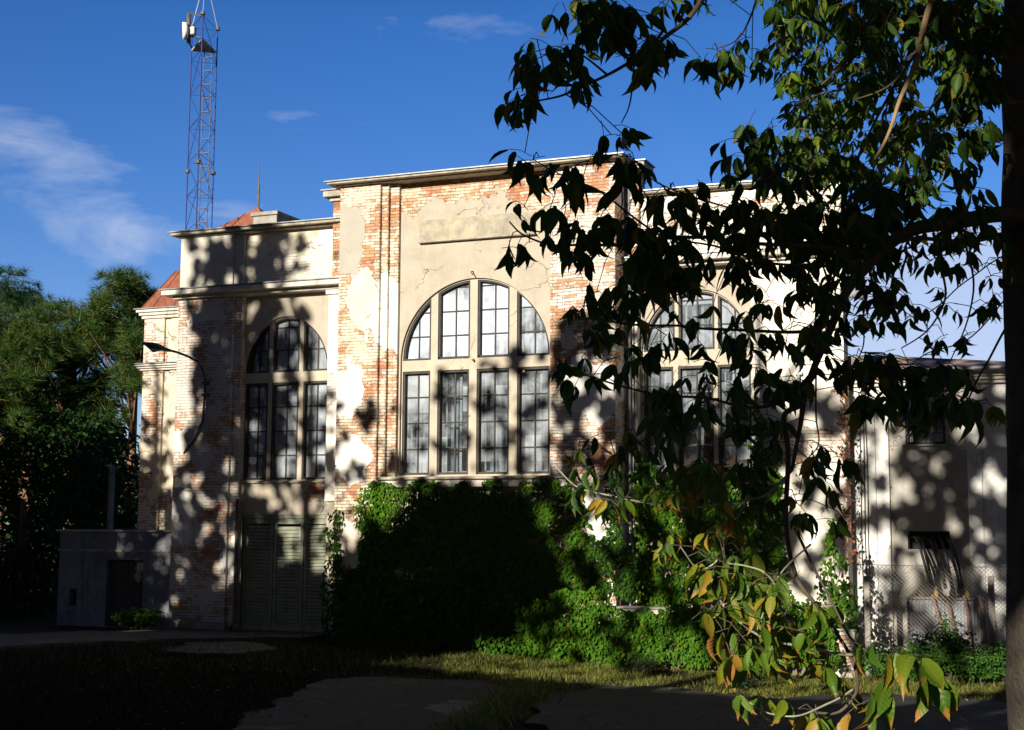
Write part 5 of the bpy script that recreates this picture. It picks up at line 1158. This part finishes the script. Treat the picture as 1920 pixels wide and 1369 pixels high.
# sprays, roughly as they hang: x, y, rx, ry, count, leaflet px, depth, kind
SP = [(1070,25,35,25,6,52,4.4,0),(1120,45,35,35,7,56,4.4,0),(1175,60,30,40,9,60,4.4,0),(1210,90,30,35,8,58,4.4,0),(1150,15,80,15,7,48,4.5,0),(1250,15,50,12,4,42,4.6,0),(1300,8,30,8,3,36,4.7,0),
 (1030,105,35,22,6,52,4.35,0),(985,120,25,18,3,50,4.3,0),(1060,135,30,25,5,56,4.35,0),(975,195,22,22,4,50,4.3,0),(1005,165,25,22,4,54,4.3,0),(1095,170,25,20,3,50,4.35,0),(1185,130,35,22,5,44,4.4,0),(1240,110,15,15,2,34,4.4,0),
 (1150,262,32,22,6,42,4.4,0),(1320,115,28,18,4,50,4.7,0),(1365,125,30,22,6,52,4.7,0),(1400,110,25,25,6,40,4.8,0),
 (975,310,12,10,2,60,4.4,0),(1010,330,35,22,4,58,4.4,0),(1060,335,30,22,4,58,4.4,0),(1090,350,20,22,3,62,4.4,0),(1110,300,15,10,2,36,4.4,0),(1165,345,25,30,5,58,4.5,0),(1190,320,15,15,2,56,4.5,0),
 (960,478,12,12,2,48,4.3,0),(985,420,10,18,2,44,4.3,0),(1005,460,28,20,4,50,4.3,0),(1045,420,30,30,6,56,4.35,0),(1080,460,35,30,7,60,4.35,0),(1120,430,30,30,6,58,4.4,0),(1110,500,25,22,4,60,4.4,0),
 (1170,430,35,40,9,62,4.45,0),(1220,470,45,50,14,64,4.45,0),(1190,540,25,35,7,66,4.4,0),(1250,510,40,40,12,64,4.45,0),(1250,400,40,40,8,58,4.6,0),(1310,380,40,30,9,54,4.6,0),(1360,400,40,35,10,52,4.7,0),(1300,440,45,30,8,54,4.6,0),(1350,500,40,30,8,52,4.6,0),(1410,440,40,40,12,50,4.8,0),(1420,510,35,35,8,50,4.7,0),
 (1085,590,25,12,4,36,4.3,0),(1120,570,25,15,5,36,4.3,0),(1150,600,25,20,5,38,4.3,0),(1140,630,30,25,7,40,4.3,0),(1110,660,28,22,6,42,4.25,0),(1060,700,22,18,4,42,4.2,0),(1080,720,20,16,3,46,4.2,0),(1170,680,35,35,8,48,4.3,0),(1200,640,30,35,7,52,4.35,0),(1240,560,35,30,6,44,4.4,0),
 (1250,650,30,35,5,58,4.4,0),(1290,600,30,25,5,40,4.45,0),(1330,650,40,30,8,50,4.45,0),(1390,660,40,30,9,50,4.5,0),(1300,720,40,30,7,46,4.4,0),(1240,760,45,35,12,58,4.4,0),(1300,800,40,40,9,60,4.4,0),(1240,820,35,35,6,56,4.4,0),(1380,720,45,35,8,52,4.5,0),(1440,640,40,35,8,54,4.6,0),(1350,580,35,25,5,44,4.5,0),(1440,570,35,30,6,52,4.6,0),
 (1460,700,35,40,10,52,4.6,0),(1480,760,30,30,7,52,4.6,0),(1400,800,40,40,8,50,4.5,0),(1450,820,35,30,6,50,4.6,0),(1500,640,40,35,7,48,4.7,0),(1520,560,40,35,8,50,4.7,0),(1480,500,40,40,8,48,4.8,0),(1550,600,30,30,5,46,4.75,0),(1515,680,25,30,4,44,4.7,0),
 (1150,900,40,30,5,44,4.35,0),(1160,840,30,25,5,46,4.4,0),(1085,830,8,20,1,36,4.3,0),(1100,880,18,25,3,48,4.3,0),(1130,955,20,12,3,44,4.3,0),(1160,960,20,14,3,46,4.3,2),(1090,940,15,12,2,44,4.3,0),
 (1210,870,30,30,4,44,4.4,0),(1300,890,45,35,6,46,4.45,2),(1340,900,40,35,6,48,4.45,2),(1385,880,40,35,5,46,4.5,0),(1250,930,45,12,5,36,4.35,2),(1285,965,25,12,3,34,4.35,2),(1350,940,20,20,3,44,4.4,2),(1400,900,25,30,4,44,4.45,0),
 (1525,870,30,25,3,56,4.6,0),(1560,900,30,25,3,60,4.6,0),(1500,960,30,22,3,48,4.5,0),(1545,985,28,20,2,52,4.5,0),(1575,870,18,15,1,52,4.6,0),(1440,980,35,35,4,40,4.5,0),(1370,1010,40,30,4,36,4.45,2),
 (1255,1030,24,16,4,38,4.35,2),(1345,1075,20,22,3,60,4.2,2),(1375,1070,25,22,3,56,4.2,2),(1395,1100,28,22,3,58,4.2,2),(1430,1090,28,22,3,60,4.2,2),(1360,1130,22,26,2,54,4.15,2),(1440,1140,30,28,3,56,4.2,2),(1475,1110,28,22,3,54,4.2,2),(1500,1150,28,28,3,54,4.2,2),(1390,1170,30,28,3,58,4.15,2),(1450,1190,35,30,3,54,4.2,2),(1510,1200,24,24,3,50,4.2,2),(1545,1160,16,18,2,46,4.25,2),
 (1380,1240,18,22,3,52,4.1,2),(1400,1215,25,25,3,56,4.15,2),(1465,1240,25,20,2,48,4.2,2),(1395,1310,22,24,2,52,4.1,2),(1485,1345,22,16,2,60,4.1,2),(1520,1350,18,14,2,58,4.1,2),(1610,1340,16,16,2,62,4.15,2),(1560,1270,18,18,3,50,4.2,2),(1595,1300,18,14,1,46,4.2,2),(1300,1160,18,14,1,56,4.1,2),(1440,1240,18,18,2,48,4.15,2),
 (1690,1225,30,8,2,80,3.9,2),(1680,1270,20,12,2,82,3.9,2),(1720,1255,22,12,3,84,3.9,2),(1740,1270,14,12,1,78,3.9,2),
 (1640,700,35,25,6,50,4.8,0),(1680,690,35,25,6,54,4.8,0),(1650,760,35,25,5,62,4.7,0),(1710,740,40,25,6,62,4.7,0),(1770,740,40,25,6,62,4.7,0),(1820,760,32,22,5,60,4.7,0),(1850,770,12,12,2,44,4.7,2),(1740,700,45,20,5,50,4.8,0),(1600,690,20,18,3,46,4.8,0),(1620,600,25,22,4,44,4.8,0),(1700,780,35,12,3,40,4.7,2),(1720,800,20,8,2,34,4.7,2),
 (1590,500,30,22,5,44,4.8,0),(1640,560,30,22,4,40,4.8,0),(1690,560,30,25,6,46,4.9,0),(1700,600,28,20,4,44,4.9,0),(1660,590,22,16,3,40,4.9,0),(1740,500,30,22,4,44,5,0),(1800,500,30,22,4,40,5,0),(1790,580,30,25,3,34,5,0),(1760,640,35,25,3,32,5,0),(1830,640,35,20,3,32,5,0),(1860,560,18,35,6,42,5,0),(1870,520,12,20,3,40,5,0),(1650,520,45,18,5,38,4.9,0),(1820,720,20,15,2,40,5,0)]
for s_ in SP: cluster(*s_)
# the dense middle and upper mass of dark leaves
def massfill(poly, n, lpx, depth, kind, dd):
    xs = [p[0] for p in poly]; ys = [p[1] for p in poly]; c_ = 0
    while c_ < n:
        x, y = random.uniform(min(xs), max(xs)), random.uniform(min(ys), max(ys))
        if not inpoly(x, y, poly): continue
        if noise.noise(Vector((x/55, y/55, depth))) < -.16: continue
        d_ = depth+random.uniform(-dd, dd); compound(dp(x, y, d_), lpx*random.uniform(.8, 1.2)*depth/d_, d_, kind); c_ += 1
massfill([(1370,270),(1420,200),(1500,300),(1600,330),(1700,300),(1780,230),(1850,250),(1860,330),(1740,400),(1700,440),(1560,450),(1440,440),(1380,330)], 150, 46, 5.3, 0, .5)
massfill([(1500,380),(1700,380),(1885,380),(1885,430),(1700,470),(1600,470),(1480,500)], 70, 44, 5.2, 0, .4)
massfill([(1430,-40),(1450,60),(1430,150),(1440,260),(1480,330),(1620,340),(1740,260),(1830,200),(1870,100),(1885,-40)], 400, 29, 8.6, 1, 1.5)
massfill([(1440,-40),(1470,100),(1450,250),(1560,360),(1700,300),(1780,200),(1840,100),(1885,-40)], 520, 21, 11.0, 1, 2.0)
massfill([(1540,-30),(1560,60),(1640,110),(1760,60),(1885,100),(1885,-30)], 85, 44, 5.8, 0, .5)
massfill([(1780,30),(1885,40),(1885,230),(1820,260),(1790,170)], 70, 42, 5.7, 0, .4)
massfill([(1480,230),(1620,250),(1700,400),(1640,540),(1580,620),(1500,560),(1450,420)], 60, 36, 5.6, 0, .5)
massfill([(1600,300),(1760,290),(1720,380),(1600,370)], 30, 24, 9.0, 1, 1.0)
massfill([(1500,-60),(1900,-60),(2100,-400),(2000,-900),(1300,-900),(1200,-400),(1300,-60)], 220, 50, 5.6, 0, 1.2)    # crown above the frame
# inner limbs for the higher leaf mass
for q in (((1880,-40,8.5),(1760,60,8.6),(1640,160,8.7),(1520,280,8.8),(1470,330,8.8)), ((1700,-40,9),(1620,80,9),(1540,160,9),(1460,230,9)), ((1560,-40,9.5),(1520,60,9.5),(1450,160,9.5)), ((1880,60,8),(1780,160,8),(1700,260,8.2),(1640,340,8.3)), ((1640,160,8.7),(1560,170,8.8),(1480,200,8.8)), ((1850,-30,11),(1700,120,11),(1600,240,11)), ((1700,120,9),(1640,230,9),(1600,320,9))):
    branch(list(q), 7, 2)
names = ('foliage', 'foliage', 'foliage')
for k, (lst, mm) in enumerate(zip(pcol, (mat_mleaf, mat_mleaf3, mat_mleaf2))):
    V = leafcloud([l[0] for l in lst], [l[1] for l in lst], [l[2] for l in lst], [l[3] for l in lst], ML, MLF)
    o = cloudmesh(names[k], V, len(lst), len(ML), MLF, mm, maple, uv=MLUV); o.data.polygons.foreach_set('use_smooth', [True]*len(o.data.polygons))
    if k == 2: o['label'] = 'low sunlit leaves turning yellow and orange'
pet.build('petiole', mat_twig, maple)
P = []; T = []; Q = []; S = []; lb = MB(); c0_ = Vector((2.5, -30.5, 11.5))  # unseen upper crown, enlarged to block sky light from overhead
for k in range(60):
    c_ = c0_+Vector((random.gauss(0, 2.3), random.gauss(0, 2.6), random.gauss(0, 1.9)))
    if c_.x < -2.2 or c_.z < 7.5: continue
    lb.tube([tp_[-2], (tp_[-2]+c_)/2+Vector((0,0,.4)), c_], [.09, .05, .02], 5)
    for i in range(150):
        q_ = c_+Vector((random.gauss(0,1), random.gauss(0,1), random.gauss(0,1)))*.75
        P.append(tuple(q_)); T.append((random.gauss(0,.6), random.gauss(0,.6), -1)); Q.append((random.gauss(0,1), random.gauss(0,1), .8)); S.append(random.uniform(.12, .24))
lb.build('bough', mat_bark, maple)
cloudmesh('foliage', leafcloud(P, T, Q, S, LEAF5, LEAF5F), len(P), len(LEAF5), LEAF5F, mat_mleaf3, maple)

# ------------------------------------------------------------------ the row of tall trees behind the viewer that shades the yard
TE, TA = math.tan(SUN_EL), math.tan(SUN_AZ)
CE = 1/math.cos(SUN_AZ)
def facade_hit(x, y, z):              # where a ray from the sun through (x,y,z) meets the facade plane y=0
    l = -y; return x+l*TA, z-l*CE*TE
def sm(a, b, x): t_ = max(0, min(1, (x-a)/(b-a))); return t_*t_*(3-2*t_)
def px_of(X, Z):                      # picture position of a facade point
    d = Vector((X, 0, Z))-CAM; w_ = d.dot(_v); return 960+FPX*d.dot(CR)/w_, 684.5-FPX*d.dot(CU)/w_
def dens(fxp, fyp, X, Z):
    """how leafy the row is towards facade point at picture (fxp,fyp)"""
    fxp += 34*noise.noise(Vector((X*1.3, Z*1.3, 71)))
    n1 = noise.noise(Vector((X*1.9, Z*1.35, 2))); n2 = noise.noise(Vector((X*.35, Z*.35, 8))); n3 = noise.noise(Vector((X*4.2, Z*3.2, 12)))+.6*noise.noise(Vector((X*9, Z*7, 30)))
    k = n1*.50+n3*.55+n2*.25
    if fxp > 1600: k = n1*.45+n3*.60+n2*.2
    if Z < -.25:                       # reaches the yard in front of the hall
        if fxp > 1950 and -4.5 < Z: return .9 if k > .10 else .0
        if Z < -5.72+.3*n1: return 0.0
        if fxp > 930 and Z > -2.25+.0009*(1500-min(fxp,1500))-.3*n1: return 0.0 if k < .30 else .8
        return 1.0
    # lower left: deep shade
    if 215 < fxp < 300 and fyp > 1110: return .9 if k > .0 else 0.0
    if 100 < fxp < 325 and fyp > 985: return 1.0 if k > (-.06 if fyp < 1075 else -.42) else 0.0
    top_ = np.interp(fxp, [-200,100,200,330,420,470,520,600,640,680,720,800,830,880,930,990,1030,1060,1110,1200], [960,980,1020,1090,1120,1080,1010,1060,1090,1010,1000,940,920,905,930,960,1010,1100,1160,1300])
    if 468 < fxp < 606 and 950 < fyp < 1000+(fxp-468)*.75+30*n1: return .9 if k > .34 else 0.0
    if fyp > top_+18*n1*2: return 1.0 if (fxp < 1040 or fyp < 1110) else .2
    if fxp < 112: return 1.0 if Z < 9.4+2*n1 else .0
    if fxp < 250: return 1.0 if (k > -.12 and fyp > 840) else (.0)
    if fxp < 312: return (.75 if k > .02 else .05) if fyp > 850 else 0
    if fxp < 470: return 1.0 if k > (-.10 if fyp > 560 else -.06) else .0
    if fxp < 640:
        if fyp < 600: return (.85 if k > .0+.75*(fxp-470)/170 else .0) if fyp > 400 else 0
        if fyp < 700: return .8 if k > -.1+.9*(fxp-455)/160 else .0
        return .85 if k > .03+.2*(fxp-470)/170 else .03
    if fxp < 760: return .7 if (k > .22 and fyp > 700) else 0
    if fxp < 1035: return .6 if (k > .27 and fyp > 640) else (.8 if k > .0 and fyp > 900 else 0)
    if fxp < 1170: return .85 if (k > -.03 and 590 < fyp < 1110) else (.35 if fyp > 1110 and k > .2 else 0)
    if fxp < 1480: return (.8 if k > .02 and fyp > 880 else (.8 if k > .0 and fyp > 690 else 0)) if fyp < 1110 else (.7 if k > .16 else 0)
    if fxp < 1600: return .75 if (k > .12 and fyp > 700) else 0
    if fxp < 1665: return .95 if k > .12 else 0
    if 1695 < fxp < 1850 and 1095 < fyp < 1215: return .9 if k > .14 else 0
    return 1.0 if k > -.02 else .0
belts = [(-46, 14)]
trees = {}
grpB = 'tall trees behind the viewer'
Yb = -41.5
XB0, XB1 = -46, 8; ntree = 9
cells = []
cand = 400000
bins = [[] for _ in range(ntree)]
for i in range(cand):
    x = random.uniform(XB0, XB1); z = random.uniform(5.6, 26.5); y = Yb+random.uniform(-1.6, 1.6)
    X, Z = facade_hit(x, y, z)
    if Z > (11.5 if X > -25 else 14): continue
    fxp, fyp = px_of(X, Z)
    d_ = dens(fxp, fyp, X, Z)
    if random.random() < d_: bins[min(ntree-1, int((x-XB0)/(XB1-XB0)*ntree))].append((x, y, z))
labs = ['leftmost tall broadleaf tree behind the viewer', 'second tall broadleaf tree from the left behind the viewer', 'third tall broadleaf tree from the left behind the viewer', 'fourth tall broadleaf tree from the left behind the viewer', 'middle tall broadleaf tree behind the viewer', 'fourth tall broadleaf tree from the right behind the viewer', 'third tall broadleaf tree from the right behind the viewer', 'second tall broadleaf tree from the right behind the viewer', 'rightmost tall broadleaf tree behind the viewer']
mat_belt = leaf_mat('park_tree_leaf', [(0,(.03,.07,.015)),(1,(.05,.11,.02))], .12, .6, spec=.1)
QD = [(-.5,0,0),(.5,0,0),(.5,1,.1),(-.5,1,.1)]; QDF = [(0,1,2,3)]
QD = [(0,-.5,0),(.42,-.1,.06),(.3,.4,0),(0,.6,-.05),(-.3,.4,0),(-.42,-.1,.06)]; QDF = [(0,1,2,3,4,5)]
for i, bb in enumerate(bins):
    tx_ = XB0+(XB1-XB0)*(i+.5)/ntree; gz_ = groundz(tx_, Yb)
    root = empty('park_tree', (tx_, Yb, gz_), labs[i], 'tree', grpB)
    zt_ = max([p[2] for p in bb]+[14])
    MB().tube([(tx_,Yb,gz_-.1),(tx_+.2,Yb,8),(tx_,Yb,zt_*.85)], [.42,.3,.08], 10).build('trunk', mat_bark, root, True)
    lb = MB()
    for k in range(0, len(bb), max(1, len(bb)//26)):
        p_ = bb[k]; lb.tube([(tx_+.1, Yb, max(6, p_[2]-3.5)), p_], [.09, .02], 5)
    lb.build('limb', mat_bark, root)
    n_ = len(bb)
    T = rng.normal(size=(n_, 3)); Q = rng.normal(size=(n_, 3)); Q[:, 1] -= 1.2
    V = leafcloud(np.array(bb), T, Q, rng.uniform(.16, .34, n_), QD, QDF); cloudmesh('crown', V, n_, 6, QDF, mat_belt, root)

# unseen trees added beside the yard to block much of the open sky
for (x_, y_, h_, r_, lab) in ((8,-26,15,5.5,'unseen large tree added right of the viewer beside the near maple'), (9,-13,17,6,'unseen large tree added between the near maple and the annex end'), (7.5,-2,14,4.5,'unseen tree added past the end of the annex'), (16,-34,18,7,'unseen large tree added far right of the viewer'), (-36,-24,17,7,'unseen large tree added at the far left edge of the yard'), (-33,-36,17,6,'unseen large tree added left of and behind the viewer'), (17,-18,19,7,'unseen tall tree added on the right boundary of the yard')):
    cl = []
    for k in range(26):
        a_ = random.uniform(0, 6.283); rr_ = r_*math.sqrt(random.random())*.8; cl.append((Vector((x_+rr_*math.cos(a_), y_+rr_*math.sin(a_), h_*random.uniform(.3, 1))), random.uniform(1.8, 2.6)))
    leafy('sky_block_tree', x_, y_, cl, lab, mat_belt, .5, 26, h_*.6, 'unseen trees added around the yard', tr=.35, bark=mat_bark)
